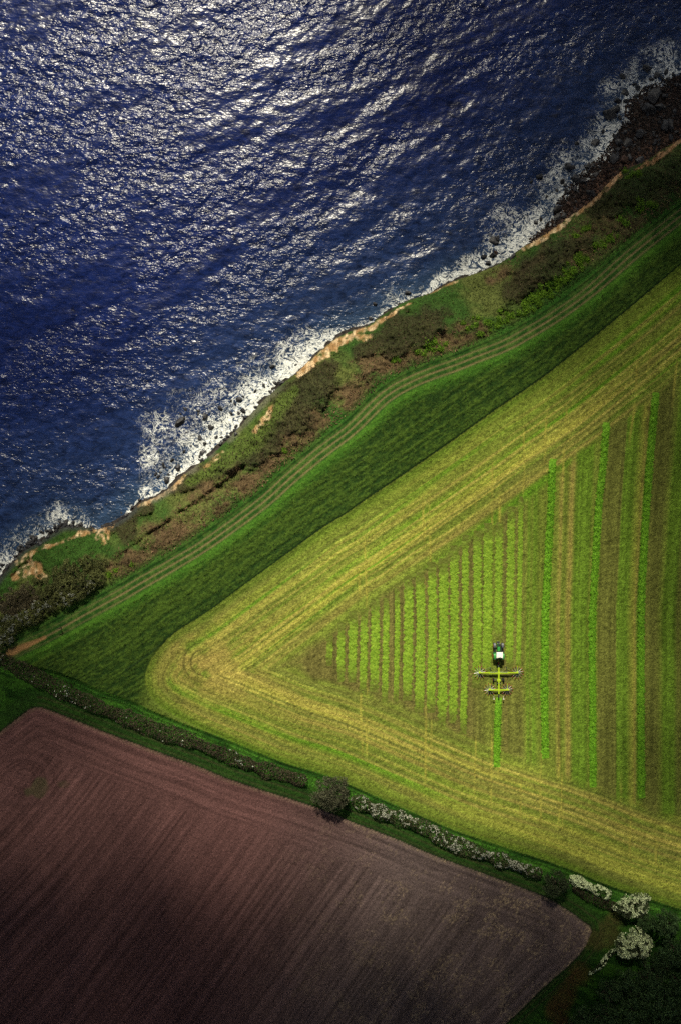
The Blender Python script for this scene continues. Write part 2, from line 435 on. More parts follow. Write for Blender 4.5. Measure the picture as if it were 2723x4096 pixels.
# bare sandy earth and rock
sand = np.zeros_like(U)
for k, (p, w, a) in enumerate([
        ([(1195, 1500), (1240, 1462), (1300, 1412), (1360, 1370), (1420, 1335), (1480, 1312), (1540, 1275), (1600, 1235), (1640, 1212)], [1.0, 1.5, 1.7, 1.5, 1.3, 1.0, .7, .6, .4], 1),
        ([(2095, 992), (2160, 960), (2258, 885), (2310, 845), (2365, 800), (2420, 745), (2470, 700)], [0.7, 1.0, 1.5, 1.3, 1.6, 1.6, 1.3], .9),
        ([(2540, 680), (2600, 650), (2660, 610), (2723, 560)], [0.6, 1, 1, .8], .7), ([(2600, 530), (2660, 490), (2723, 430)], [2.2, 3, 3], .45),
        ([(560, 2012), (600, 1998), (640, 1975), (690, 1955), (740, 1905)], [1.6, 1.5, 1.1, 1.0, .7], 1), ([(395, 2140), (425, 2120), (450, 2098), (420, 2160)], [1.6, 1.6, 0.9, 1.2], 1),
        ([(70, 2250), (110, 2228), (160, 2195), (220, 2178), (270, 2160), (330, 2135), (380, 2120)], [.7, 1, .8, .5, .6, 1.1, .8], .9),
        ([(1020, 1720), (1060, 1680), (1090, 1625)], [1.0, 1.4, .8], .8), ([(820, 1870), (890, 1810)], [.8, .7], .6), ([(1420, 1340), (1440, 1350), (1480, 1345)], [1.2, 1.4, 1], .8),
        (SCAR, [1.6, 2.0, 2.6, 2.0], 1), ([(1690, 1185), (1760, 1150), (1830, 1125)], [.5, .6, .5], .7)]):
    sand = np.maximum(sand, a * stroke(p, U, V, np.array(w) * 0.66, 0.3, 1.0, 190 + k, 0.8))
sand *= sm(0.28, 0.50, 0.6 * n_fin + 0.4 * n_mid)
sandc = mixc(C(0.24, 0.14, 0.06) + 0 * ALBEDO, C(0.47, 0.35, 0.21), sm(0.35, 0.7, fbm(U * 1.1, V * 0.5, 203, 3)))
sandc = mixc(sandc, C(0.26, 0.125, 0.065), sm(2250, 2550, PX) * 0.75)
sc = mixc(sc, sandc, np.clip(sand * 1.1, 0, 1))
rockm = sm(1.6, 0.4, dcf) * sm(800, 500, PX) * (1 - sand * 0.7)
sc = mixc(sc, C(0.030, 0.034, 0.032), rockm * 0.85)
grey = sm(2.0, 0.6, dcf) * sm(560, 650, PX) * sm(1200, 1050, PX)
sc = mixc(sc, C(0.085, 0.08, 0.06), grey * sm(.35, .6, n_mid) * 0.7)
sc = sc * (0.6 + 0.8 * (0.45 * white + 0.55 * n_fin))[:, None]
hz = hz + np.where(on_slope, 1.15 * sm(0.1, 0.9, thm) * (0.4 + 0.8 * n_fin) * sm(3, 5, dtr) + 0.5 * brm * (n_fin - .3) * sm(3, 4.5, dtr) + 0.14 * (white - .5) * sm(3, 4, dtr), 0)
bc2 = mixc(C(0.030, 0.026, 0.024) + 0 * ALBEDO, C(0.10, 0.055, 0.038), sm(4.5, 1.0, -dcf + (n_mid - .5) * 3) * sm(2100, 2250, PX))
bc2 = bc2 * (0.5 + 1.0 * n_fin)[:, None]
hz = hz + np.where((dcf <= 0), 0.35 * (n_fin - .5) * sm(0.5, 2, dsh), 0)
# --- track
tc = mixc(C(0.016, 0.055, 0.008) + 0 * ALBEDO, C(0.045, 0.09, 0.016), sm(0.35, 0.65, n_fin))
tc = mixc(tc, C(0.165, 0.122, 0.058), np.clip(rut * 0.95, 0, 1))
tc = mixc(tc, C(0.26, 0.14, 0.06), stroke([(40, 2612), (110, 2582), (180, 2550)], U, V, [.9, .8, .4], .5, .4, 205, .6) * 0.9)
darkl = np.maximum(sm(.4, .12, np.abs(dtr - 2.5)), sm(.4, .12, np.abs(dtr - 4.2)) * .8)
tc = tc * (1 - 0.5 * darkl[:, None])
sc = sc * (1 - 0.45 * (darkl * (dtr < 6))[:, None])

track = (np.abs(dtr) <= 3.0) & (dhn > -1) & ~mead
ALBEDO[:] = vc
for m, c in ((mead, mcol), (hay, hc), (plo, pc), ((dtr > 3) & (dcf > 0), sc), ((dcf <= 0) & (dtr > 0), bc2), (track, tc)):
    ALBEDO[m] = c[m]
ALBEDO = np.clip(ALBEDO, 0.002, 0.9)

HZ = hz.reshape(NU, NV)


def ground(u, v):
    return bil(HZ, GU, GV, np.asarray(u, float), np.asarray(v, float))


def W(u, v, h):                 # a point seen at field coordinates (u, v) that stands at height h
    k = (H - h) / H
    return np.stack([np.asarray(u) * k, np.asarray(v) * k, np.broadcast_to(h, np.shape(u))], -1)


def at(sx, sy, up=0.0):
    """photograph pixel -> (foot point on the ground) for a thing whose middle is `up` metres above the ground"""
    u, v = S2([(sx, sy)])[0]
    g = float(ground([u], [v])[0])
    k = (H - g - up) / H
    x, y = u * k, v * k
    return Vector((x, y, gz(x, y)))


def gz(x, y):
    """ground height under a world point"""
    g = float(ground([x], [y])[0])
    for _ in range(3):
        k = H / (H - g)
        g = float(ground([x * k], [y * k])[0])
    return g


# ------------------------------------------------------------------ materials
def new_mat(name):
    m = bpy.data.materials.new(name)
    m.use_nodes = True
    n = m.node_tree.nodes
    b = n["Principled BSDF"]
    return m, n, m.node_tree.links, b


def ground_mat(name, scale, bump, rough=0.95, dist=0.12):
    m, n, l, b = new_mat(name)
    a = n.new("ShaderNodeAttribute")
    a.attribute_name = "col"
    g = n.new("ShaderNodeNewGeometry")
    t1 = n.new("ShaderNodeTexNoise")
    t1.inputs["Scale"].default_value = scale
    t1.inputs["Detail"].default_value = 3
    t1.inputs["Roughness"].default_value = 0.65
    l.new(g.outputs["Position"], t1.inputs["Vector"])
    mr = n.new("ShaderNodeMapRange")
    mr.inputs[1].default_value = 0.3
    mr.inputs[2].default_value = 0.7
    mr.inputs[3].default_value = 0.55
    mr.inputs[4].default_value = 1.45
    l.new(t1.outputs[0], mr.inputs[0])
    mx = n.new("ShaderNodeVectorMath")
    mx.operation = 'SCALE'
    l.new(a.outputs["Color"], mx.inputs[0])
    l.new(mr.outputs[0], mx.inputs["Scale"])
    l.new(mx.outputs[0], b.inputs["Base Color"])
    bp = n.new("ShaderNodeBump")
    bp.inputs["Strength"].default_value = bump
    bp.inputs["Distance"].default_value = dist
    l.new(t1.outputs[0], bp.inputs["Height"])
    l.new(bp.outputs[0], b.inputs["Normal"])
    b.inputs["Roughness"].default_value = rough
    b.inputs["Specular IOR Level"].default_value = 0.1
    return m


def plain(name, col, rough=0.5, metal=0.0, spec=0.5, var=0.25, scale=6.0):
    m, n, l, b = new_mat(name)
    t1 = n.new("ShaderNodeTexNoise")
    t1.inputs["Scale"].default_value = scale
    t1.inputs["Detail"].default_value = 4
    mr = n.new("ShaderNodeMapRange")
    mr.inputs[3].default_value = 1 - var
    mr.inputs[4].default_value = 1 + var
    l.new(t1.outputs[0], mr.inputs[0])
    mx = n.new("ShaderNodeVectorMath")
    mx.operation = 'SCALE'
    mx.inputs[0].default_value = col
    l.new(mr.outputs[0], mx.inputs["Scale"])
    l.new(mx.outputs[0], b.inputs["Base Color"])
    b.inputs["Roughness"].default_value = rough
    b.inputs["Metallic"].default_value = metal
    b.inputs["Specular IOR Level"].default_value = spec
    return m


def leaf_mat(name, trans=0.2):
    m, n, l, b = new_mat(name)
    a = n.new("ShaderNodeAttribute")
    a.attribute_name = "col"
    l.new(a.outputs["Color"], b.inputs["Base Color"])
    b.inputs["Roughness"].default_value = 0.7
    b.inputs["Specular IOR Level"].default_value = 0.15
    tr = n.new("ShaderNodeBsdfTranslucent")
    l.new(a.outputs["Color"], tr.inputs[0])
    mx = n.new("ShaderNodeMixShader")
    mx.inputs[0].default_value = trans
    l.new(b.outputs[0], mx.inputs[1])
    l.new(tr.outputs[0], mx.inputs[2])
    l.new(mx.outputs[0], n["Material Output"].inputs[0])
    return m


M_HAY = ground_mat("mown_grass", 2.6, 1.0, dist=0.2)
M_MEAD = ground_mat("meadow_grass", 2.2, 0.9, dist=0.2)
M_SOIL = ground_mat("soil", 2.8, 0.8)
M_SLOPE = ground_mat("slope_cover", 1.8, 0.9, dist=0.25)
M_TRACK = ground_mat("track_earth", 3.0, 0.6)
M_BEACH = ground_mat("beach_stone", 1.2, 1.0, 0.8, 0.4)
M_LEAF = leaf_mat("leaves")
M_BARK = plain("bark", (0.075, 0.060, 0.045), 0.9, spec=0.1)


# ------------------------------------------------------------------ mesh builders
def make_mesh(name, verts, faces, col=None, mat=None, smooth=False):
    """faces: (n,4) or (n,3) int array"""
    me = bpy.data.meshes.new(name)
    verts = np.ascontiguousarray(verts, np.float32)
    faces = np.ascontiguousarray(faces, np.int32)
    nf, k = faces.shape
    me.vertices.add(len(verts))
    me.vertices.foreach_set("co", verts.ravel())
    me.loops.add(nf * k)
    me.loops.foreach_set("vertex_index", faces.ravel())
    me.polygons.add(nf)
    me.polygons.foreach_set("loop_start", np.arange(0, nf * k, k, dtype=np.int32))
    me.polygons.foreach_set("loop_total", np.full(nf, k, np.int32))
    me.polygons.foreach_set("use_smooth", np.full(nf, bool(smooth)))
    me.update(calc_edges=True)
    if col is not None:
        at_ = me.attributes.new("col", 'FLOAT_COLOR', 'POINT')
        c4 = np.ones((len(verts), 4), np.float32)
        c4[:, :3] = col
        at_.data.foreach_set("color", c4.ravel())
    if mat:
        me.materials.append(mat)
    return me


def link(name, me, parent=None, loc=None, rot=None, scale=None):
    o = bpy.data.objects.new(name, me)
    COL.objects.link(o)
    if parent:
        o.parent = parent
    if loc is not None:
        o.location = loc
    if rot is not None:
        o.rotation_euler = rot
    if scale is not None:
        o.scale = scale
    return o


def tag(o, label=None, cat=None, group=None, kind=None):
    if label:
        o['label'] = label
    if cat:
        o['category'] = cat
    if group:
        o['group'] = group
    if kind:
        o['kind'] = kind
    return o


def root(name, loc, label, cat, group=None, rz=0):
    o = bpy.data.objects.new(name, None)
    COL.objects.link(o)
    o.location = loc
    o.rotation_euler = (0, 0, rz)
    o.empty_display_size = 0.2
    return tag(o, label, cat, group)


def copy_tree(o, parent=None):
    c = o.copy()
    COL.objects.link(c)
    if parent:
        c.parent = parent
    for ch in list(o.children):
        copy_tree(ch, c)
    return c


def cards(pos, size, col, up=0.6, aspect=0.55, seed=1, updir=None):
    """leaf-shaped faces scattered at pos; returns verts, faces, colours"""
    r = np.random.default_rng(seed)
    n = len(pos)
    nrm = r.normal(size=(n, 3))
    nrm /= np.linalg.norm(nrm, axis=1, keepdims=True)
    base = np.array([0, 0, 1.0]) if updir is None else updir
    nrm = nrm * (1 - up) + base * up
    nrm /= np.linalg.norm(nrm, axis=1, keepdims=True) + 1e-9
    a = r.normal(size=(n, 3))
    a -= nrm * (a * nrm).sum(1, keepdims=True)
    a /= np.linalg.norm(a, axis=1, keepdims=True)
    b = np.cross(nrm, a)
    s = (np.broadcast_to(size, (n,)) * r.uniform(0.6, 1.35, n))[:, None]
    v = np.stack([pos - a * s * 0.5, pos + b * s * 0.5 * aspect, pos + a * s * 0.5, pos - b * s * 0.5 * aspect], 1).reshape(-1, 3)
    f = np.arange(4 * n).reshape(n, 4)
    c = np.repeat(np.asarray(col, np.float32), 4, axis=0)
    return v, f, c


def jit(n, a, b, seed, dark=0.45):
    r = np.random.default_rng(seed)
    t_ = r.random(n)[:, None]
    return (np.asarray(a) * (1 - t_) + np.asarray(b) * t_) * r.uniform(1 - dark, 1 + dark * 0.6, n)[:, None]


def join(parts):
    vs, fs, cs, o = [], [], [], 0
    for v, f, c in parts:
        vs.append(v)
        fs.append(f + o)
        cs.append(np.broadcast_to(c, (len(v), 3)))
        o += len(v)
    return np.vstack(vs), np.vstack(fs), np.vstack(cs)


# ------------------------------------------------------------------ land sheets
ii, jj = np.meshgrid(np.arange(NU - 1), np.arange(NV - 1), indexing='ij')
base = (ii * NV + jj).ravel()
QUAD = np.stack([base, base + NV, base + NV + 1, base + 1], -1)
VERT = W(U, V, hz)
zone = np.zeros(len(U), np.int8)
zone[mead] = 1
zone[hay] = 2
zone[plo] = 3
zone[(dtr > 3) & (dcf > 0)] = 4
zone[(dcf <= 0) & (dtr > 0)] = 5
zone[track] = 6
fz = zone[QUAD[:, 0]]
keep = dsh[QUAD].max(1) > -9
for zi, (nm, mt) in enumerate((("field_margin_ground", M_MEAD), ("meadow_field", M_MEAD), ("hay_field", M_HAY), ("ploughed_field", M_SOIL), ("coastal_slope_terrain", M_SLOPE), ("beach", M_BEACH), ("dirt_track_path", M_TRACK))):
    q = QUAD[(fz == zi) & keep]
    if not len(q):
        continue
    ids, inv = np.unique(q, return_inverse=True)
    o = link(nm, make_mesh(nm, VERT[ids], inv.reshape(-1, 4), ALBEDO[ids], mt, True))
    tag(o, kind='structure')

# ------------------------------------------------------------------ sea
N, LT = 1024, 307.2
kx = np.fft.fftfreq(N, LT / N) * 2 * np.pi
KX, KY = np.meshgrid(kx, kx, indexing='ij')
KM = np.hypot(KX, KY)
KM[0, 0] = 1e-6


def ocean(wdir, Lp, kmax, seed, p=2):
    w = np.array(wdir) / np.hypot(*wdir)
    cosd = (KX * w[0] + KY * w[1]) / KM
    P = np.exp(-1 / (KM * Lp) ** 2) / KM ** 4 * (np.abs(cosd) ** p + 0.04) * np.exp(-(KM / kmax) ** 2)
    P[0, 0] = 0
    r = np.random.default_rng(seed)
    f = np.fft.ifft2(np.sqrt(P) * (r.normal(size=(N, N)) + 1j * r.normal(size=(N, N)))).real
    gx, gy = np.gradient(f, LT / N)
    return f / np.sqrt((gx ** 2 + gy ** 2).mean())


SWELL = ocean((0.45, -0.9), 2.4, 2.2, 3, 6)
CHOP = ocean((0.2, -1.0), 0.55, 7.0, 4, 1.2)
SU = axis(-97, 97, 0.30, 235)
SV = axis(-62, 146, 0.30, 285)
su, sv = np.meshgrid(SU, SV, indexing='ij')
su, sv = su.ravel(), sv.ravel()
ks = (H - SEA) / H
wx, wy = su * ks, sv * ks
ti = np.mod(wx / LT * N, N)
tj = np.mod(wy / LT * N, N)
i0, j0 = ti.astype(int) % N, tj.astype(int) % N
fi, fj = ti - np.floor(ti), tj - np.floor(tj)


def tile(F):
    i1, j1 = (i0 + 1) % N, (j0 + 1) % N
    return (F[i0, j0] * (1 - fi) + F[i1, j0] * fi) * (1 - fj) + (F[i0, j1] * (1 - fi) + F[i1, j1] * fi) * fj


sd = L_SH.d(su, sv)                  # negative out at sea
sa = L_SH.a(su, sv)
q = L_SH.q
arcs = np.concatenate([[0], np.cumsum(np.hypot(*np.diff(q, axis=0).T))])
sx_ = np.interp(sa, arcs, q[:, 0] / K + 1361.5)
sx_ = sx_ + (fbm(wx * 0.09, wy * 0.09, 218, 3) - .5) * 190
fw = np.interp(sx_, [-200, 0, 30, 60, 100, 150, 250, 300, 345, 390, 450, 560, 600, 640, 700, 760, 830, 900, 960, 1010, 1080, 1150, 1210, 1260, 1300, 1400, 1480, 1560, 1640, 1720, 1800, 1880, 1950, 2020, 2100, 2200, 2300, 2400, 2450, 2500, 2600, 2723, 2900],
               [0, .5, 4, 7.5, 8, 7.5, 7, 5, 2, .8, .8, 1.2, 3.5, 8, 15, 21, 24, 23, 20, 15, 11, 11, 12, 10, 5, 2.5, 3, 4, 4, 4.5, 4, 5.5, 8.5, 12.5, 15, 14, 12.5, 11, 10.5, 11, 13, 14, 14])
off = -sd + (fbm(wx * 0.14, wy * 0.14, 220, 3) - .5) * 6
foam = sm(1.12, 0.62, off / np.maximum(fw, 0.3))
foam *= (1.04 - 0.40 * np.clip(off / np.maximum(fw, 0.3), 0, 1)) * (0.66 + 0.34 *  sm(.35, .6, fbm(wx * 0.2, wy * 0.2, 224, 3)))
foam = np.maximum(foam, 0.9 * sm(1.3, 0.2, -sd) * (fw > 1.5)) * (1 + 0.14 * sm(5, 0.5, -sd) * (fw > 3))
shal = sm(45, 1, -sd) * 0.42 + 0.55 * sm(9, 1, -sd)
gust = sm(.34, .62, fbm(wx * 0.030 + wy * 0.018, wy * 0.095 - wx * 0.045, 228, 4, 0.6))
sea_h = SWELL_A = None
swell = tile(SWELL) * 0.07
chop = tile(CHOP) * (0.06 + 0.10 * gust)
calm = sm(0, -7, sd)
sz = SEA + (swell + chop) * (0.25 + 0.75 * calm) + foam * 0.12 * fbm(wx * 0.8, wy * 0.8, 231, 2)
jj2, = np.where(np.ones(1))
n0, n1 = len(SU), len(SV)
ii, jj = np.meshgrid(np.arange(n0 - 1), np.arange(n1 - 1), indexing='ij')
b0 = (ii * n1 + jj).ravel()
sq = np.stack([b0, b0 + n1, b0 + n1 + 1, b0 + 1], -1)
sq = sq[sd[sq].min(1) < 4]
ids, inv = np.unique(sq, return_inverse=True)
me = make_mesh("sea", np.stack([wx, wy, sz], -1)[ids], inv.reshape(-1, 4), np.stack([foam, shal, gust], -1)[ids], None, True)


def sea_mat():
    m, n, l, b = new_mat("sea_water")
    at_ = n.new("ShaderNodeAttribute")
    at_.attribute_name = "col"
    sp = n.new("ShaderNodeSeparateColor")
    l.new(at_.outputs["Color"], sp.inputs[0])
    g = n.new("ShaderNodeNewGeometry")

    def noise(scale, det, dist=0.0, rough=0.6, stretch=None):
        t_ = n.new("ShaderNodeTexNoise")
        t_.inputs["Scale"].default_value = scale
        t_.inputs["Detail"].default_value = det
        t_.inputs["Roughness"].default_value = rough
        t_.inputs["Distortion"].default_value = dist
        if stretch:
            mp = n.new("ShaderNodeMapping")
            mp.inputs["Rotation"].default_value = (0, 0, stretch[0])
            mp.inputs["Scale"].default_value = (stretch[1], stretch[2], 1)
            l.new(g.outputs["Position"], mp.inputs[0])
            l.new(mp.outputs[0], t_.inputs["Vector"])
        else:
            l.new(g.outputs["Position"], t_.inputs["Vector"])
        return t_.outputs[0]

    def math_(op, a, b_=None, c_=None, clamp=False):
        x = n.new("ShaderNodeMath")
        x.operation = op
        x.use_clamp = clamp
        for k_, s_ in enumerate((a, b_, c_)):
            if s_ is None:
                continue
            if isinstance(s_, (int, float)):
                x.inputs[k_].default_value = s_
            else:
                l.new(s_, x.inputs[k_])
        return x.outputs[0]

    # lace of the foam
    n1_ = noise(0.42, 3, 2.0, 0.55)
    ridge = math_('SUBTRACT', 1.0, math_('MULTIPLY', math_('ABSOLUTE', math_('SUBTRACT', n1_, 0.5)), 5.0))
    n2_ = noise(1.5, 3, 1.0, 0.6)
    lace = math_('ADD', math_('MULTIPLY', ridge, 0.85), math_('MULTIPLY', math_('SUBTRACT', n2_, 0.5), 0.9))
    fm = math_('ADD', lace, math_('MULTIPLY', sp.outputs[0], 0.92))
    mr = n.new("ShaderNodeMapRange")
    mr.interpolation_type = 'SMOOTHSTEP'
    mr.inputs[1].default_value = 1.16
    mr.inputs[2].default_value = 1.80
    l.new(fm, mr.inputs[0])
    fmask = mr.outputs[0]
    gate = n.new("ShaderNodeMapRange")
    gate.inputs[1].default_value = 0.05
    gate.inputs[2].default_value = 0.3
    l.new(sp.outputs[0], gate.inputs[0])
    fmask = math_('MULTIPLY', fmask, gate.outputs[0])
    # water body colour, with streaks of sky reflection painted in as noise
    c1 = n.new("ShaderNodeMix")
    c1.data_type = 'RGBA'
    c1.inputs[6].default_value = (0.0035, 0.0085, 0.050, 1)
    c1.inputs[7].default_value = (0.022, 0.044, 0.080, 1)
    l.new(math_('MULTIPLY', sp.outputs[1], 0.75), c1.inputs[0])
    n3 = noise(0.5, 5, 0.8, 0.68, (0.4, 0.6, 1.3))
    vr = n.new("ShaderNodeMapRange")
    vr.inputs[1].default_value = 0.3
    vr.inputs[2].default_value = 0.7
    vr.inputs[3].default_value = 0.45
    vr.inputs[4].default_value = 2.0
    l.new(n3, vr.inputs[0])
    sc_ = n.new("ShaderNodeVectorMath")
    sc_.operation = 'SCALE'
    l.new(c1.outputs[2], sc_.inputs[0])
    l.new(vr.outputs[0], sc_.inputs["Scale"])
    l.new(sc_.outputs[0], b.inputs["Base Color"])
    b.inputs["Roughness"].default_value = 0.25
    b.inputs["IOR"].default_value = 1.333
    b.inputs["Specular IOR Level"].default_value = 0.42
    rp = noise(1.35, 2.0, 0.4, 0.45, (0.35, 0.75, 1.3))
    bp = n.new("ShaderNodeBump")
    bp.inputs["Distance"].default_value = 0.33
    l.new(math_('ADD', 0.30, math_('MULTIPLY', sp.outputs[2], 0.5)), bp.inputs["Strength"])
    l.new(rp, bp.inputs["Height"])
    l.new(bp.outputs[0], b.inputs["Normal"])
    fb = n.new("ShaderNodeBsdfPrincipled")
    fb.inputs["Base Color"].default_value = (0.72, 0.74, 0.72, 1)
    fb.inputs["Roughness"].default_value = 0.85
    fb.inputs["Specular IOR Level"].default_value = 0.2
    bp2 = n.new("ShaderNodeBump")
    bp2.inputs["Strength"].default_value = 0.9
    bp2.inputs["Distance"].default_value = 0.5
    l.new(n2_, bp2.inputs["Height"])
    l.new(bp2.outputs[0], fb.inputs["Normal"])
    mx = n.new("ShaderNodeMixShader")
    l.new(fmask, mx.inputs[0])
    l.new(b.outputs[0], mx.inputs[1])
    l.new(fb.outputs[0], mx.inputs[2])
    l.new(mx.outputs[0], n["Material Output"].inputs[0])
    return m


me.materials.append(sea_mat())
tag(link("sea", me), kind='structure')

# ------------------------------------------------------------------ unseen puffs added overhead, placed to shade the edges of the view
ctl = np.array([(-1, -1, .0), (-.4, -1, .05), (.3, -1, .55), (1, -1, .8), (1, -.6, .85), (.5, -.6, .45), (.75, -.35, .62), (-1, -.4, .4), (-1, .0, .5), (-.4, -.2, .05), (0, -.2, 0), (.4, -.1, .15), (.7, .0, .3), (.75, .3, .25), (.7, -.8, .7), (.1, -.8, .35), (-.6, .15, .1), (-.5, -.1, .05),
                (1, -.1, .66), (1, .2, .62), (.5, .2, 0), (.2, .3, 0), (.95, .5, .62), (-.95, .25, .6), (-.6, .25, .3), (-.3, .3, 0), (-.5, .45, .2), (-.9, .4, .6), (-.8, .6, .45), (-.3, .6, .2), (.2, .6, .1), (.1, .72, .3),
                (-1, .8, .85), (-.6, .8, .78), (-.1, .85, .72), (-1, 1, .92), (-.4, 1, .9), (.2, 1, .92), (.5, .8, .66), (.7, .65, .45), (.9, .75, .3), (1, .92, .82), (.7, .95, .8), (.5, .5, 0), (0, .1, 0), (-.7, -.7, .05), (0, -.6, .25), (.35, -.35, .2)])
cg = 4.0
cuu, cvv = np.meshgrid(np.arange(-150, 150, cg), np.arange(-200, 200, cg), indexing='ij')
cuu = cuu.ravel() + rng.uniform(-1, 1, cuu.size)
cvv = cvv.ravel() + rng.uniform(-1, 1, cvv.size)
nx, ny = np.clip(cuu / 90.5, -1, 1), np.clip(-cvv / 136.3, -1, 1)
dd = ((nx[:, None] - ctl[:, 0]) * 0.66) ** 2 + (ny[:, None] - ctl[:, 1]) ** 2
wgt = 1 / (dd + 0.012) ** 2
cov = (wgt * ctl[:, 2]).sum(1) / wgt.sum(1)  # puff cover set by hand to darken chosen parts of the view
cov = np.clip(cov + (fbm(cuu * 0.03, cvv * 0.03, 240, 2) - .5) * 0.12 * (cov > 0.05), 0, 0.955)
m_ = cov > 0.03
cuu, cvv, cov = cuu[m_], cvv[m_], cov[m_]
rad = np.sqrt(-np.log(1 - cov) * 0.85 * cg * cg / np.pi)
Ls = 1700 + rng.uniform(-45, 45, len(cuu))
cpos = np.stack([cuu, cvv, np.zeros_like(cuu)], -1) + np.array(SUNV)[None] * Ls[:, None]
bm = bmesh.new()
bmesh.ops.create_icosphere(bm, subdivisions=1, radius=1.0)
iv = np.array([v.co[:] for v in bm.verts])
ifc = np.array([[v.index for v in f.verts] for f in bm.faces])
bm.free()
cv_ = (iv[None] * rad[:, None, None] + cpos[:, None]).reshape(-1, 3)
cf_ = (ifc[None] + (np.arange(len(cpos)) * len(iv))[:, None, None]).reshape(-1, 3)
gx, gy = np.meshgrid(np.arange(-4200, 4200, 75.0), np.arange(-4200, 4200, 75.0), indexing='ij')  # wide unseen deck of puffs, added to dim the light from the sky
gx, gy = gx.ravel() + rng.uniform(-30, 30, gx.size), gy.ravel() + rng.uniform(-30, 30, gy.size)
zc = 1180 + rng.uniform(-60, 60, gx.size)
px_, py_ = gx - SUNV.x / SUNV.z * zc, gy - SUNV.y / SUNV.z * zc          # where their shade falls
mk = (np.hypot(gx, gy) < 4200) & ~((np.abs(px_) < 215) & (np.abs(py_) < 265)) & (fbm(gx * 0.002, gy * 0.002, 244, 3) > 0.22)
gp = np.stack([gx, gy, zc], -1)[mk]
gr = rng.uniform(34, 58, len(gp))
cv_ = np.vstack([cv_, (iv[None] * gr[:, None, None] * [1, 1, .6] + gp[:, None]).reshape(-1, 3)])
cf_ = np.vstack([cf_, (ifc[None] + ((np.arange(len(gp)) + len(cpos)) * len(iv))[:, None, None]).reshape(-1, 3)])
M_SHADE_PUFF = plain("shade_puff_white", (0.8, 0.8, 0.8), 1.0, spec=0.0, var=0.05, scale=0.1)
tag(link("shade_puffs", make_mesh("shade_puffs", cv_, cf_, None, M_SHADE_PUFF, True)), kind='stuff')

# ------------------------------------------------------------------ loose cover of the slope, meadow and margins
def scatter(n, u0, u1, v0, v1, seed):
    r = np.random.default_rng(seed)
    return r.uniform(u0, u1, n), r.uniform(v0, v1, n)


def on_field(F, u, v):
    return bil(F.reshape(NU, NV), GU, GV, u, v)


FW, FH = 97.0, 143.0
su_, sv_ = scatter(420000, -FW, FW, -FH, FH, 11)
k_tr, k_cf = L_TR.d(su_, sv_), L_CF.d(su_, sv_)
sel = (k_tr > 3.4) & (k_cf > 0.6)
cu, cv2 = su_[sel], sv_[sel]
c_br, c_th, c_sd = on_field(brm, cu, cv2), on_field(thm, cu, cv2), on_field(sand, cu, cv2)
gh = ground(cu, cv2)
rr_ = np.random.default_rng(12)
pick = rr_.random(len(cu))
isb = (c_br * 0.58 > pick) & (c_th < 0.5) & (c_sd < 0.3)
ist = (c_th > 0.45) & ~isb & (pick < 0.78)
ist2 = (c_th > 0.45) & ~isb & ~ist
isg = ist2 | ~isb & ~ist & (c_sd < 0.25) & (pick < 0.75)


def cover(name, m, col_a, col_b, size, lift, up, seed, asp=0.5, dark=0.45, tint=None, updir=None):
    p = W(cu[m], cv2[m], gh[m] + np.random.default_rng(seed).uniform(0.0, lift, m.sum()))
    c = jit(len(p), col_a, col_b, seed + 1, dark)
    if tint is not None:
        c = c * tint[m][:, None]
    v, f, cc = cards(p, size, c, up, asp, seed + 2, updir)
    return tag(link(name, make_mesh(name, v, f, cc, M_LEAF)), kind='stuff')


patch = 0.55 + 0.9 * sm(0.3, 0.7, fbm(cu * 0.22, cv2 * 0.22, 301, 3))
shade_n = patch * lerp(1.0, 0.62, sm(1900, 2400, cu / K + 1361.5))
cover("bracken", isb, (0.045, 0.028, 0.015), (0.165, 0.102, 0.056), 0.8, 0.35, 0.55, 21, 0.22, 0.5, patch)
cover("bramble_scrub", ist, (0.016, 0.013, 0.007), (0.060, 0.044, 0.022), 0.42, 0.9, 0.45, 31, 0.6, 0.5, patch)
cover("tussock_grass", isg, (0.016, 0.040, 0.006), (0.066, 0.090, 0.018), 0.48, 0.25, 0.5, 41, 0.35, 0.5, shade_n)

mu, mv = scatter(330000, -FW, FW, -FH, FH, 13)
m_d, m_t, m_n = L_FB.d(mu, mv), L_TR.d(mu, mv), L_HN.d(mu, mv)
sel = (m_d < -0.7) & (m_t < -3.0) & (m_n > 0.3)
mu, mv = mu[sel], mv[sel]
mr_ = fbm(L_MB.d(mu, mv) * 1.5, L_MB.a(mu, mv) * 0.55, 93, 3)
sel = np.random.default_rng(14).random(len(mu)) < sm(0.35, 0.62, mr_)
mu, mv = mu[sel], mv[sel]
mp = W(mu, mv, ground(mu, mv) + 0.06)
v, f, c = cards(mp, 0.42, jit(len(mp), (0.012, 0.030, 0.005), (0.050, 0.090, 0.010), 15, 0.5), 0.55, 0.35, 16)
tag(link("meadow_grass", make_mesh("meadow_grass", v, f, c, M_LEAF)), kind='stuff')

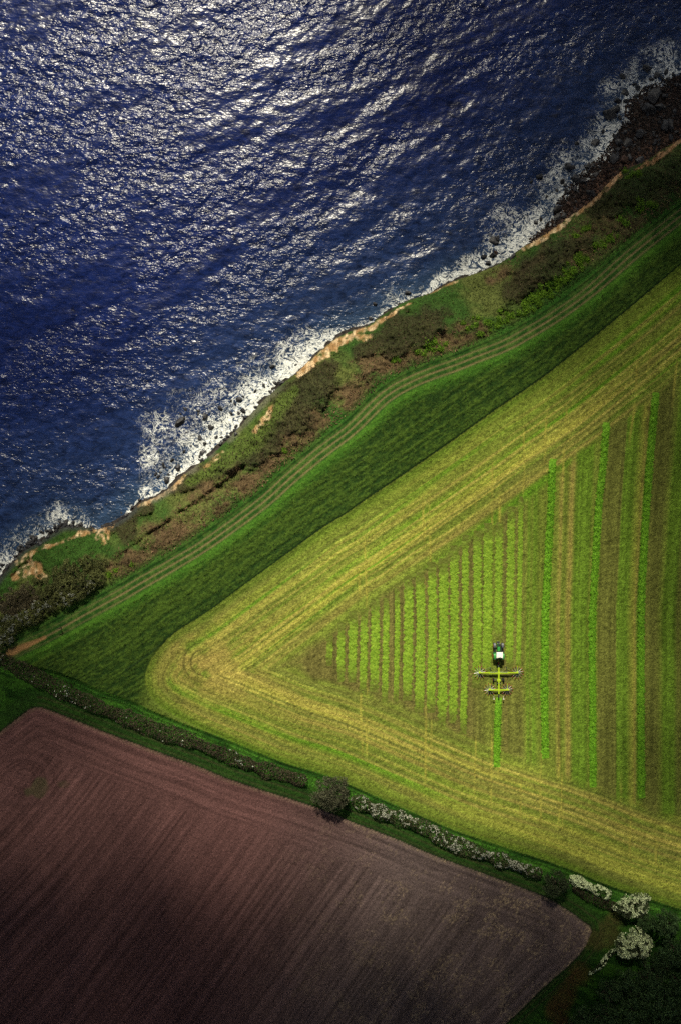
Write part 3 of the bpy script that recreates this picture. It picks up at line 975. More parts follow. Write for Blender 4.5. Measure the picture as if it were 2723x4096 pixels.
gu, gv = scatter(300000, -FW, FW, -FH, 0, 17)
g_n, g_p = L_HN.d(gu, gv), L_PL.d(gu, gv)
sel = (g_n < 0.1) & (g_p < -0.3)
gu, gv, g_n, g_p = gu[sel], gv[sel], g_n[sel], g_p[sel]
sel = np.random.default_rng(18).random(len(gu)) < np.where((g_n > -3.0) & (g_n < -0.9), 0.9, 0.30)
gu, gv, sel_ = gu[sel], gv[sel], sel
mp = W(gu, gv, ground(gu, gv) + 0.08)
v, f, c = cards(mp, 0.40, jit(len(mp), (0.012, 0.040, 0.005), (0.044, 0.105, 0.010), 19, 0.5) * np.where(g_n[sel_] > -3.2, 1.0, 0.55)[:, None], 0.55, 0.4, 20)  # tufts south of the verge also carry the hedge shade in their colour
tag(link("verge_grass", make_mesh("verge_grass", v, f, c, M_LEAF)), kind='stuff')


# ------------------------------------------------------------------ trees, bushes and hedges
def tube(p0, p1, r0, r1, n=7):
    p0, p1 = np.array(p0, float), np.array(p1, float)
    d = p1 - p0
    d /= np.linalg.norm(d)
    a = np.cross(d, [0, 0, 1.0]) if abs(d[2]) < 0.9 else np.cross(d, [1.0, 0, 0])
    a /= np.linalg.norm(a)
    b = np.cross(d, a)
    th = np.linspace(0, 2 * np.pi, n, endpoint=False)
    ring = np.cos(th)[:, None] * a + np.sin(th)[:, None] * b
    v = np.vstack([p0 + ring * r0, p1 + ring * r1])
    f = np.array([[i, (i + 1) % n, n + (i + 1) % n, n + i] for i in range(n)])
    return v, f, np.array([[0.07, 0.055, 0.042]])


def crown_pts(rx, ry, hh, z0, nclump, per, seed, flat=0.5):
    """points in leaf clumps spread over an uneven dome"""
    r = np.random.default_rng(seed)
    out, shade = [], []
    for i in range(nclump):
        a = r.uniform(0, 2 * np.pi)
        q_ = math.sqrt(r.uniform(0, 1)) * 0.92
        ang_r = 1 + 0.08 * math.sin(a * 3 + seed) + 0.07 * math.sin(a * 5 + 2 * seed) + r.uniform(-.1, .1)
        x, y = math.cos(a) * q_ * rx * ang_r, math.sin(a) * q_ * ry * ang_r
        top = z0 + hh * math.sqrt(max(0.05, 1 - q_ * q_))
        z = top - abs(r.normal()) * hh * 0.16
        s_ = r.uniform(0.16, 0.30) * (rx + ry) * 0.5
        p = r.normal(size=(per, 3))
        p /= np.linalg.norm(p, axis=1, keepdims=True)
        p *= (r.random((per, 1)) ** 0.45) * s_
        p[:, 2] *= 0.7
        out.append(p + [x, y, z])
        shade.append(np.full(per, r.uniform(0.65, 1.3)))
    return np.vstack(out), np.concatenate(shade)


def tree_meshes(kind, rx, ry, hh, z0, cols, leaf, nclump, per, seed, blossom=None, twigs=0):
    p, sh = crown_pts(rx, ry, hh, z0, nclump, per, seed)
    p[:, 2] = np.maximum(p[:, 2], 0.25)
    v, f, c = cards(p, leaf, jit(len(p), cols[0], cols[1], seed + 1, 0.4) * sh[:, None], 0.35, 0.6, seed + 2)
    parts = [(v, f, c)]
    r = np.random.default_rng(seed + 3)
    if twigs:
        tw = []
        for _ in range(twigs):
            a, q_ = r.uniform(0, 6.283), math.sqrt(r.uniform(0.05, 1)) * 0.95
            e = np.array([math.cos(a) * q_ * rx, math.sin(a) * q_ * ry, z0 + hh * math.sqrt(max(.05, 1 - q_ * q_)) + 0.15])
            s_ = e * [0.55, 0.55, 0.75]
            tw.append(tube(s_, e, 0.07, 0.025, 4)[:2] + (np.array([[0.07, 0.065, 0.045]]),))
        parts += tw
    foliage = make_mesh(kind + "_crown", *join(parts), M_LEAF)
    tr = [tube((0, 0, -0.5), (0.1, 0.05, z0 + hh * 0.45), 0.05 * rx + 0.08, 0.03 * rx + 0.04)]
    for i in range(6):
        a = i * 1.05 + r.uniform(-.3, .3)
        b0_ = np.array([0.05, 0.02, z0 * 0.7 + 0.3])
        b1_ = np.array([math.cos(a) * rx * 0.6, math.sin(a) * ry * 0.6, z0 + hh * 0.55])
        tr.append(tube(b0_, b1_, 0.03 * rx + 0.03, 0.02))
    trunk = make_mesh(kind + "_trunk", *join(tr), M_BARK, True)
    flower = None
    if blossom:
        nb, cover_f, bc_ = blossom
        a = r.uniform(0, 6.283, nb)
        q_ = np.sqrt(r.random(nb)) * 0.98
        ar = 1 + 0.08 * np.sin(a * 3 + seed) + 0.07 * np.sin(a * 5 + 2 * seed) + r.uniform(-.1, .1, nb)
        x, y = np.cos(a) * q_ * rx * ar, np.sin(a) * q_ * ry * ar
        z = z0 + hh * np.sqrt(np.maximum(.05, 1 - q_ ** 2)) + r.uniform(-.1, .3, nb)
        keep_ = 0.6 * fbm(x * 1.3 + seed, y * 1.3, 310, 2) + 0.4 * fbm(x * 0.4 + seed, y * 0.4, 313, 2) < cover_f
        z = z + 0.6 * fbm(x * 0.9 + seed, y * 0.9, 312, 2)
        p = np.stack([x, y, z - np.abs(r.normal(0, .35, nb))], -1)[keep_]
        flower = make_mesh(kind + "_blossom", *cards(p, 0.26, jit(len(p), bc_[0], bc_[1], seed + 5, 0.5), 0.4, 0.7, seed + 6), M_LEAF)
    return foliage, trunk, flower


def tree(name, loc, meshes, label, cat, group=None, rz=0.0, s=1.0):
    t_ = root(name, loc, label, cat, group, rz)
    t_.scale = (s, s, s)
    link("crown", meshes[0], t_)
    link("trunk", meshes[1], t_)
    if meshes[2]:
        link("blossom", meshes[2], t_)
    return t_


def hedge(name, pts, label, width, height, cols, seed, dens=34, blossom=None, cat="hedge", group=None):
    q_ = smooth_line(S2(pts), 0.8, (0, 0))
    L_ = np.concatenate([[0], np.cumsum(np.hypot(*np.diff(q_, axis=0).T))])
    r = np.random.default_rng(seed)
    n = int(L_[-1] * width * dens)

    def spots(n):
        s_ = r.uniform(0, L_[-1], n)
        x, y = np.interp(s_, L_, q_[:, 0]), np.interp(s_, L_, q_[:, 1])
        x2, y2 = np.interp(s_ + .3, L_, q_[:, 0]), np.interp(s_ + .3, L_, q_[:, 1])
        x1, y1 = np.interp(s_ - .3, L_, q_[:, 0]), np.interp(s_ - .3, L_, q_[:, 1])
        tx, ty = x2 - x1, y2 - y1
        tl = np.hypot(tx, ty) + 1e-9
        w_ = width * (0.5 + 1.0 * fbm(s_ * 0.35, s_ * 0 + seed, 320, 3)) * np.clip(np.minimum(s_, L_[-1] - s_) * 0.7 + 0.45, 0, 1)
        e = r.uniform(-1, 1, n)
        h_ = height * (0.55 + 0.9 * fbm(s_ * 0.5 + seed, e * 1.2, 323, 3)) * np.sqrt(np.maximum(0.06, 1 - e * e))
        return x - ty / tl * e * w_ / 2, y + tx / tl * e * w_ / 2, h_, s_, e

    x, y, h_, s_, e = spots(n)
    lev = 1 - np.abs(r.normal(0, 0.28, n))
    g_ = ground(x, y)
    p = W(x, y, g_ + np.clip(h_ * lev, 0.05, None))
    sh = 0.6 + 0.85 * fbm(s_ * 0.45, e * 1.5 + seed, 326, 3)
    mid = len(q_) // 2
    org = W(q_[mid, 0], q_[mid, 1], float(ground([q_[mid, 0]], [q_[mid, 1]])[0]))
    v, f, c = cards(p - org, 0.38, jit(n, cols[0], cols[1], seed + 1, 0.45) * sh[:, None], 0.4, 0.5, seed + 2)
    t_ = root(name, org, label, cat, group)
    link("foliage", make_mesh(name + "_foliage", v, f, c, M_LEAF), t_)
    if blossom:
        nb, thr, bc_, side = blossom
        x, y, h_, s_, e = spots(int(nb * L_[-1]))
        kf = 0.35 * fbm(s_ * 0.3 + seed, e * 1.1, 330, 2) + 0.65 * fbm(s_ * 1.5 + seed, e * 2.6, 333, 2) + side * e * 0.08
        kk = kf > thr
        p = W(x[kk], y[kk], ground(x[kk], y[kk]) + h_[kk] + r.uniform(0, .25, kk.sum()))
        v, f, c = cards(p - org, 0.30, jit(kk.sum(), bc_[0], bc_[1], seed + 5, 0.4), 0.5, 0.75, seed + 6)
        link("blossom", make_mesh(name + "_blossom", v, f, c, M_LEAF), t_)
    return t_


THORN = ((0.030, 0.026, 0.016), (0.085, 0.066, 0.042))
DGREEN = ((0.010, 0.030, 0.008), (0.030, 0.070, 0.016))
BLO = ((0.34, 0.40, 0.22), (0.70, 0.78, 0.48))
BLOG = ((0.25, 0.27, 0.22), (0.62, 0.63, 0.55))
hedge("thorn_hedge", [(-40, 2618), (57, 2662), (172, 2722), (287, 2778), (402, 2830), (517, 2875), (631, 2921), (746, 2956), (861, 3002), (960, 3042), (1053, 3076), (1150, 3104), (1225, 3128)],
      "long brown leafless thorn hedge running from the left frame edge to the round grey tree", 4.1, 1.9, THORN, 401, 36, (26, 0.70, BLOG, 0))
hedge("blackthorn_hedge", [(1405, 3192), (1512, 3245), (1614, 3280), (1700, 3312), (1790, 3362), (1886, 3402), (2000, 3440), (2090, 3474), (2165, 3500)],
      "brown hedge thickly flecked with white blossom between the round grey tree and the darker tree", 3.6, 2.2, ((0.026, 0.030, 0.014), (0.080, 0.072, 0.040)), 421, 36, (115, 0.565, ((0.16, 0.17, 0.13), (0.46, 0.46, 0.38)), 0.4))
hedge("flowering_hedge", [(2275, 3508), (2320, 3532), (2380, 3556), (2440, 3586)],
      "short hedge covered in dense cream blossom beside the bend of the field margin", 2.6, 1.9, ((0.03, 0.05, 0.015), (0.06, 0.09, 0.03)), 441, 40, (230, 0.47, BLO, 0))
hedge("dark_hedge", [(2290, 3552), (2350, 3590), (2410, 3612), (2470, 3632)],
      "low dark brown hedge without blossom just below the cream flowering hedge", 2.4, 1.7, ((0.018, 0.016, 0.010), (0.050, 0.040, 0.022)), 451, 40)
hedge("blossom_bush_row", [(2462, 3800), (2432, 3818), (2410, 3850), (2390, 3872), (2352, 3898)],
      "thin trailing row of cream flowering bushes between the biggest blossom tree and the field margin", 1.7, 1.5, ((0.02, 0.03, 0.012), (0.05, 0.06, 0.03)), 461, 40, (120, 0.52, BLO, 0), "bush")

GREYT = tree_meshes("grey_tree", 5.0, 4.3, 3.4, 2.6, ((0.042, 0.046, 0.026), (0.115, 0.115, 0.068)), 0.32, 70, 95, 501, None, 160)
tree("round_tree", at(1326, 3172, 4), GREYT, "round grey green tree in the middle of the hedge casting shadow on the ploughed field", "tree")
DARKT = tree_meshes("dark_tree", 3.6, 3.4, 3.2, 2.4, ((0.020, 0.034, 0.014), (0.055, 0.072, 0.032)), 0.34, 45, 80, 511, None, 60)
tree("hedge_tree", at(2222, 3535, 4), DARKT, "dark green tree at the hedge end where the blossoming hedge meets the field corner", "tree")
WH1 = tree_meshes("white_tree", 4.7, 3.0, 2.6, 1.6, ((0.03, 0.045, 0.02), (0.07, 0.085, 0.04)), 0.34, 50, 70, 521, (4600, 0.575, BLO), 40)
tree("blossom_tree", at(2532, 3625, 3), WH1, "cream flowering tree at the upper edge of the wood beside the hay field verge", "tree", None, 0.2)
WH2 = tree_meshes("cream_tree", 4.8, 4.0, 3.0, 2.0, ((0.03, 0.045, 0.02), (0.07, 0.085, 0.04)), 0.34, 60, 70, 531, (7400, 0.615, ((0.40, 0.48, 0.24), (0.78, 0.86, 0.52))), 40)
tree("blossom_tree", at(2533, 3775, 3), WH2, "biggest cream flowering tree with a broad rounded crown in front of the dark wood", "tree", None, 0.0)

WOOD = [tree_meshes("wood_tree", 4.6, 4.4, 4.2, 3.0, ((0.018, 0.042, 0.016), (0.070, 0.125, 0.040)), 0.42, 48, 75, 540 + 10 * k, None, 70 if k == 1 else 12) for k in range(3)]
wr = np.random.default_rng(5)
for k, (x, y, s_) in enumerate([(2660, 3690, .85), (2600, 3900, .9), (2700, 3800, .95), (2520, 3930, .8), (2440, 3965, .75), (2640, 4010, 1.1), (2530, 4040, .95), (2420, 4060, .85), (2710, 3930, .9),
                                (2330, 4080, .7), (2610, 4110, 1.0), (2720, 4080, 1.0), (2480, 4120, .9), (2380, 4140, .8), (2590, 3700, .55), (2690, 3600 + 110, .5), (2650, 3850, .7), (2560, 3990, .7), (2300, 4130, .7), (2800, 3760, 1.0), (2800, 3900, 1.0), (2790, 4020, 1.0)]):
    tree("woodland_tree", at(x, y, 4), WOOD[k % 3], "dark green tree of the dense shaded wood filling the lower right corner", "tree", "dark trees of the wood", wr.uniform(0, 6.2), s_)

LT_COL = ((0.050, 0.060, 0.022), (0.155, 0.165, 0.055))
LB = [tree_meshes("coastal_bush", 3.4, 3.0, 2.2, 0.9, LT_COL, 0.30, 42, 75, 600 + 10 * k, None, 20) for k in range(2)]
LBR = [tree_meshes("thorn_bush", 3.4, 3.0, 1.6, 0.7, ((0.075, 0.066, 0.038), (0.19, 0.16, 0.09)), 0.30, 42, 75, 630 + 10 * k, None, 40) for k in range(2)]
LBW = [tree_meshes("blackthorn_bush", 2.8, 2.4, 2.0, 0.9, LT_COL, 0.30, 36, 70, 660 + 10 * k, (1300, 0.46, ((0.2, 0.22, 0.18), (0.45, 0.46, 0.40))), 20) for k in range(2)]
for k, (x, y, s_, rz) in enumerate([(400, 2255, .75, 0), (345, 2255, .85, 1), (290, 2280, 1.0, 2), (240, 2300, .9, .5), (330, 2320, 1.05, 3), (270, 2345, 1.05, 4), (215, 2350, .95, 5), (385, 2310, .75, .7), (180, 2380, .9, 2.2), (310, 2370, .7, 1.1), (150, 2325, .6, 1.0)]):
    tree("coastal_bush", at(x, y, 2), LB[k % 2], "dark green rounded bush of the thicket between the sandstone scar and the track", "bush", "green bushes of the coastal thicket", rz, s_)
for k, (x, y, s_, rz) in enumerate([(70, 2400, 1.0, 0), (110, 2370, .8, 1), (40, 2440, .9, 2), (100, 2430, .9, 3), (10, 2410, .8, 1.5), (140, 2415, .7, .2)]):
    tree("thorn_bush", at(x, y, 1.5), LBR[k % 2], "brown leafless thorn bush of the thicket at the left frame edge", "bush", "brown bushes of the coastal thicket", rz, s_)
for k, (x, y, s_, rz) in enumerate([(262, 2390, 1.0, 0), (350, 2345, .7, 1), (160, 2440, .95, 2), (200, 2425, .7, 2.8), (110, 2470, .95, 3), (60, 2500, .95, 4), (25, 2540, .9, 5), (15, 2480, .8, .5), (5, 2570, .7, 1.7)]):
    tree("blackthorn_bush", at(x, y, 2), LBW[k % 2], "bush with whitish blossom on the track side of the coastal thicket", "bush", "white flecked bushes of the coastal thicket", rz, s_)

# bright young green bushes dotted along the slope
BG = []
for k in range(3):
    r = np.random.default_rng(700 + k)
    p = r.normal(size=(110, 3)) * [0.55, 0.5, 0.25] + [0, 0, 0.45]
    p[:, 2] = np.abs(p[:, 2]) * 1.1
    BG.append(make_mesh("bright_bush", *cards(p, 0.42, jit(110, (0.040, 0.110, 0.006), (0.13, 0.235, 0.014), 710 + k, .4), 0.55, 0.6, 720 + k), M_LEAF))
brng = np.random.default_rng(77)
spots_ = []
for pts, n, wd in [([(1960, 1310), (2020, 1275), (2080, 1240), (2140, 1195)], 40, 22), ([(2120, 1220), (2200, 1160), (2260, 1110), (2330, 1050)], 55, 30), ([(2310, 1050), (2345, 1020)], 14, 25),
                   ([(2380, 990), (2440, 960), (2450, 940)], 10, 14), ([(2340, 920), (2360, 900)], 7, 14), ([(2310, 935), (2300, 945)], 4, 10), ([(2545, 820), (2620, 830), (2560, 800)], 10, 16),
                   ([(2490, 870), (2500, 890)], 5, 10), ([(2410, 960), (2480, 915)], 6, 14), ([(2480, 700), (2560, 690)], 7, 12), ([(1690, 1400), (1740, 1370), (1780, 1410)], 12, 24),
                   ([(1840, 1310), (1900, 1290), (1980, 1270)], 9, 18), ([(1890, 1340), (1930, 1330)], 5, 12), ([(1560, 1410), (1600, 1450)], 4, 18), ([(400, 2330), (450, 2290), (520, 2260)], 6, 16), ([(1130, 1810), (1145, 1800)], 3, 8)]:
    qd = np.array(pts, float)
    for _ in range(n):
        a = brng.uniform(0, len(qd) - 1)
        i = int(a)
        pnt = qd[i] + (qd[min(i + 1, len(qd) - 1)] - qd[i]) * (a - i) + brng.normal(size=2) * wd * 0.55
        spots_.append(pnt)
for k, (x, y) in enumerate(spots_):
    o = link("bright_bush", BG[k % 3], None, at(x, y, 0.5), (0, 0, brng.uniform(0, 6.2)), (brng.uniform(0.4, 0.95),) * 3)
    tag(o, "small vivid green bush among the darker scrub of the coastal slope", "bush", "vivid green bushes on the slope")


# ------------------------------------------------------------------ rocks
def rock_mesh(seed, sub=3, sharp=0.5):
    b_ = bmesh.new()
    bmesh.ops.create_icosphere(b_, subdivisions=sub, radius=1.0)
    r = np.random.default_rng(seed)
    co = np.array([v.co[:] for v in b_.verts])
    for _ in range(16):                       # flat facets knocked off a round stone
        d = r.normal(size=3)
        d /= np.linalg.norm(d)
        lim = r.uniform(0.42, 0.8)
        h_ = co @ d
        co -= np.outer(np.maximum(h_ - lim, 0), d)
    co *= 1 + sharp * 0.5 * (fbm(co[:, 0] * 2.5 + seed, co[:, 1] * 2.5 + co[:, 2] * 2.1, 340 + seed % 7, 3) - 0.5)[:, None]
    fa = np.array([[v.index for v in f.verts] for f in b_.faces])
    b_.free()
    return make_mesh("rock", co, fa, None, M_ROCK, False)


M_ROCK = plain("wet_rock", (0.022, 0.022, 0.026), 0.55, spec=0.35, var=0.7, scale=2.2)
M_ROCKR = plain("brown_rock", (0.060, 0.036, 0.028), 0.8, spec=0.2, var=0.6, scale=2.2)
RK = [rock_mesh(20 + k) for k in range(6)]
RKR = []
for m_i in RK:
    c_ = m_i.copy()
    c_.materials[0] = M_ROCKR
    RKR.append(c_)
rk = np.random.default_rng(31)


def boulder(x, y, size, label, group=None, name="boulder", mesh=None, flat=0.75, asp=None):
    u, v = S2([(x, y)])[0]
    k_ = (H - SEA) / H
    X, Y = u * k_, v * k_
    z = max(gz(X, Y), SEA - 0.1)
    a = asp or rk.uniform(0.75, 1.3)
    o = link(name, mesh or RK[int(rk.integers(6))], None, (X, Y, z + size * 0.12), (rk.uniform(-.2, .2), rk.uniform(-.2, .2), rk.uniform(0, 6.2)), (size * a * 1.15, size / a * 1.15, size * flat))
    return tag(o, label, "rock", group)


z3 = lambda a, b: (500 + a / 1.96, 1300 + b / 1.96)
z4 = lambda a, b: (1200 + a / 1.96, 900 + b / 1.96)
z5 = lambda a, b: (2000 + a / 2.169, 200 + b / 2.169)
GS = "rocks awash in the large left surf patch"
LS = "dark wet rock awash in the white surf of the large left foam patch"
boulder(*z3(430, 755), 1.5, "largest dark boulder at the seaward side of the left foam patch")
boulder(*z3(630, 712), 1.25, "brownish black boulder in the middle of the left foam patch, right of the largest one")
boulder(*z3(750, 655), 0.95, "dark boulder standing alone near the upper rim of the left foam patch")
boulder(*z3(925, 668), 1.05, "larger boulder of the touching pair closest to the cliff foot in the left foam patch")
boulder(*z3(888, 685), 0.7, "smaller boulder of the touching pair closest to the cliff foot in the left foam patch")
for a, b, s_ in [(890, 590, .9), (470, 655, .75), (675, 800, .9), (590, 890, .8), (380, 930, .5), (612, 1000, .85), (410, 1120, .95), (375, 1058, .75), (300, 1100, .75), (235, 1092, .5), (245, 1168, .55),
                 (265, 1190, .6), (322, 1210, .95), (462, 992, .6), (840, 695, .6), (630, 930, .7), (490, 845, .6), (715, 885, .6), (1160, 325, .7), (280, 1155, .45), (545, 860, .45), (520, 950, .4), (270, 995, .45), (1090, 480, .7),
                 (1190, 460, .4), (760, 880, .5), (1020, 520, .6), (930, 560, .5), (440, 700, .45)]:
    boulder(*z3(a, b), s_, LS, GS)
for _ in range(34):
    a, b = rk.uniform(170, 900), rk.uniform(560, 1230)
    if abs(b - (1230 - (a - 170) * .86) + 60) < 150:
        boulder(*z3(a, b), rk.uniform(.25, .6), LS, GS)
boulder(*z4(1515, 128), 1.3, "longer dark boulder of the touching pair in the surf halfway along the shore")
boulder(*z4(1545, 105), 1.0, "rounder dark boulder of the touching pair in the surf halfway along the shore")
boulder(*z4(1505, 235), 1.15, "dark boulder with a reddish side below the touching pair in the surf")
boulder(*z4(1530, 215), .8, "small reddish boulder leaning against a dark one below the touching pair", None, "boulder", RKR[1])
boulder(*z4(1440, 248), 1.0, "flat grey boulder on the seaward side of the surf rocks halfway along the shore")
boulder(*z4(1475, 303), .95, "dark boulder at the cliff foot below the flat grey one")
boulder(*z4(1655, 270), .95, "dark boulder wedged against the grassy cliff foot halfway along the shore")
boulder(*z4(842, 530), .9, "isolated dark rock ringed by foam a little off the narrow shore")
boulder(*z4(588, 622), .8, "isolated dark rock with a foam collar at the lower left of the foam ringed one")
boulder(*z4(555, 735), .85, "pale edged flat rock touching the narrow shore at the sandy cliff strip", None, "boulder", None, .4)
boulder(*z5(940, 560), 2.3, "biggest brown boulder lying in the foam off the rubble beach")
boulder(*z5(1270, 520), 2.3, "large grey slab among the beach rubble in the upper right")
boulder(*z5(1335, 405), 2.2, "long black slab on the beach above the large grey slab")
boulder(*z5(1270, 165), 1.5, "dark boulder in the sea farthest up along the upper right shore")
boulder(*z5(830, 800), 1.5, "flat blue grey rock awash at the waterline of the rubble beach", None, "boulder", None, .4)
GB = "rocks awash off the rubble beach"
for a, b, s_ in [(1060, 235, 1.0), (1155, 300, .8), (1190, 335, 1.0), (1080, 378, 1.1), (1010, 440, 1.2), (1000, 505, 1.3), (590, 1010, 1.5), (1080, 445, 1.0), (710, 1140, 1.0), (530, 1140, 1.0), (340, 1090, .9), (265, 1145, .6),
                 (660, 805, .7), (1350, 220, 1.0), (1400, 240, .8), (1440, 190, .9), (1500, 220, .8), (1040, 590, .7), (985, 745, .9), (1060, 640, .6), (310, 1500, .8), (350, 1465, .8), (560, 1180, .7), (640, 1020, .6), (1300, 260, .7), (760, 1010, .8), (890, 705, .7), (480, 1220, .6), (395, 1270, .6), (1180, 400, .7), (1250, 330, .7)]:
    boulder(*z5(a, b), s_, "dark wet rock awash in the foam along the rubble beach in the upper right", GB)
# stones of the rubble beach
GR = "stones of the rubble beach"
n_, tries = 0, 0
qs = L_SH.q
while n_ < 230 and tries < 9000:
    tries += 1
    x, y = rk.uniform(2180, 2760), rk.uniform(290, 920)
    u, v = S2([(x, y)])[0]
    d1 = float(L_SH.d(np.array([u]), np.array([v]))[0])
    d2 = float(L_CF.d(np.array([u]), np.array([v]))[0])
    if d1 < -0.8 or d2 > 0.3:
        continue
    s_ = min(1.5, 0.34 * (1 - rk.random()) ** -0.42)
    brown = d2 > -3.2 and rk.random() < 0.6
    boulder(x, y, s_, "angular stone lying in the dark rubble beach below the brown cliff foot" if not brown else "brown angular stone near the cliff foot side of the rubble beach", GR, "beach_rock", (RKR if brown else RK)[int(rk.integers(6))])
    n_ += 1
GC = "rocks along the foot of the low cliff"
q0 = L_SH.q
for k in range(110):
    x = rk.choice([rk.uniform(-10, 345), rk.uniform(345, 560), rk.uniform(800, 1200)], p=[.6, .12, .28])
    i = int(np.argmin(np.abs(q0[:, 0] / K + 1361.5 - x)))
    y = 2048 - q0[i, 1] / K
    boulder(x + rk.normal() * 8, y + rk.uniform(-12, 16), rk.uniform(.3, .85), "dark rock at the waterline below the grassy cliff on the left half of the coast", GC, "shore_rock")
# the small rubble between them
ru, rv = scatter(60000, 50, 97, 70, 120, 41)
d1, d2 = L_SH.d(ru, rv), L_CF.d(ru, rv)
k_ = (d1 > -0.6) & (d2 < 0.2)
ru, rv = ru[k_][:5200], rv[k_][:5200]
pp = W(ru, rv, ground(ru, rv) + 0.08)
rs = np.random.default_rng(42)
sz_ = rs.uniform(0.12, 0.36, len(pp))
vv = iv[None] * rs.uniform(0.6, 1.25, (len(pp), 12, 1)) * sz_[:, None, None] * [1, 1, .7] + pp[:, None]
ff = ifc[None] + (np.arange(len(pp)) * len(iv))[:, None, None]
cc = np.repeat(jit(len(pp), (0.016, 0.015, 0.016), (0.060, 0.038, 0.030), 43, .5), 12, axis=0)
tag(link("rubble", make_mesh("rubble", vv.reshape(-1, 3), ff.reshape(-1, 3), cc, M_BEACH)), kind='stuff')


# ------------------------------------------------------------------ swaths and windrows of mown grass
def swath(name, pts, width, height, cols, label, group, seed, step=0.2, leaf=0, ragged=0.3, taper=1.5):
    q_ = smooth_line(S2(pts), 0.6, (0, 0))
    L_ = np.concatenate([[0], np.cumsum(np.hypot(*np.diff(q_, axis=0).T))])
    s_ = np.arange(0, L_[-1], step)
    nw = max(7, int(width / step) + 1)
    e = np.linspace(-1, 1, nw)
    ss, ee = np.meshgrid(s_, e, indexing='ij')
    x0, y0 = np.interp(s_, L_, q_[:, 0]), np.interp(s_, L_, q_[:, 1])
    tx, ty = np.gradient(x0), np.gradient(y0)
    tl = np.hypot(tx, ty)
    nx_, ny_ = -ty / tl, tx / tl
    n1_ = fbm(ss * 1.1, ee * 2 + seed, 350, 3)
    wv = width / 2 * (1 + ragged * (fbm(ss * 2.3, np.sign(ee) * 3 + seed, 353, 3, 0.7) - .5) * 2 * np.abs(ee))
    endt = np.clip(np.minimum(ss, L_[-1] - ss) / taper, 0, 1)
    uu = x0[:, None] + nx_[:, None] * ee * wv
    vv_ = y0[:, None] + ny_[:, None] * ee * wv
    prof = np.clip(1 - np.abs(ee) ** 2.4, 0, 1)
    if name != 'windrow':
        wv = wv * (0.25 + 0.75 * endt ** 0.7)
        fade = np.clip(endt * 1.4 + (fbm(ss * 1.7, ee * 2 + seed, 359, 2) - .6), 0, 1).ravel()[:, None]
    else:
        fade = np.ones((ss.size, 1))
    hh = height * prof * endt * (0.45 + 1.1 * n1_) - 0.06 * (np.abs(ee) > .97)
    g_ = ground(uu.ravel(), vv_.ravel()).reshape(uu.shape)
    P_ = W(uu.ravel(), vv_.ravel(), (g_ + hh + 0.03).ravel())
    org = np.array(P_[len(P_) // 2])
    nl = np.arange((len(s_) - 1) * (nw - 1))
    i_, j_ = nl // (nw - 1), nl % (nw - 1)
    b_ = i_ * nw + j_
    F_ = np.stack([b_, b_ + nw, b_ + nw + 1, b_ + 1], -1)
    tn = fbm(ss * 2.2, ee * 3.1 + seed, 356, 2).ravel()
    c = (np.array(cols[0]) * (1 - tn[:, None]) + np.array(cols[1]) * tn[:, None])
    c = np.array([0.105, 0.125, 0.020]) * (1 - fade) + c * fade
    P_ = P_ - org
    parts = [(P_, F_, c)]
    if leaf:
        r = np.random.default_rng(seed)
        nn = int(len(P_) * leaf)
        ix = r.integers(0, len(P_), nn)
        ix = ix[(endt.ravel()[ix] > r.random(len(ix)))]
        nn = len(ix)
        cp = P_[ix] + np.stack([r.uniform(-.15, .15, nn), r.uniform(-.15, .15, nn), r.uniform(0, .10, nn)], -1)
        parts.append(cards(cp, 0.34 if height > .3 else .24, jit(nn, cols[0], cols[1], seed + 1, .4) * 1.08, 0.5, 0.4, seed + 2))
    o = link(name, make_mesh(name, *join(parts), M_LEAF, False), None, org)
    return tag(o, label, "windrow" if name == "windrow" else "swath", group)


WG = ((0.065, 0.19, 0.009), (0.20, 0.42, 0.024))
for k, (p, w_, lb) in enumerate([
        ([(2210, 1835), (2205, 1900), (2203, 1992), (2191, 2222), (2178, 2500), (2176, 2754), (2178, 2990), (2180, 3035)], 1.95, "raked ridge of bright cut grass nearest to the tractor's right hand side"),
        ([(2424, 1690), (2410, 1853), (2392, 2038), (2378, 2268), (2367, 2500), (2368, 2839), (2369, 3100), (2370, 3150)], 1.9, "middle one of the three long raked ridges of bright cut grass"),
        ([(2622, 1570), (2604, 1761), (2586, 1992), (2569, 2268), (2562, 2500), (2562, 2924), (2564, 3150), (2566, 3195)], 1.95, "long raked ridge of bright cut grass farthest from the tractor"),
        ([(1994, 2790), (1990, 2850), (1987, 2930), (1986, 3010), (1986, 3070)], 1.8, "short fresh ridge of cut grass trailing straight behind the rake")]):
    swath("windrow", p, w_, 0.55, WG, lb, "raked ridges of cut grass", 800 + k, 0.16, 0.9, 0.35, 4.0)
sw_bands = [(35, 38, 1170, 1290), (115, 42, 1110, 1350), (195, 48, 1050, 1390), (272, 40, 1000, 1418), (350, 48, 955, 1445), (425, 34, 915, 1470), (503, 30, 870, 1500), (582, 50, 805, 1530), (665, 50, 745, 1565),
            (748, 48, 695, 1600), (825, 52, 640, 1640), (900, 46, 570, 1665), (975, 38, 520, 1690), (1058, 46, 460, 1405), (1130, 50, 425, 1380), (1205, 42, 365, 1480), (1285, 42, 300, 1300), (1350, 28, 250, 1300)]
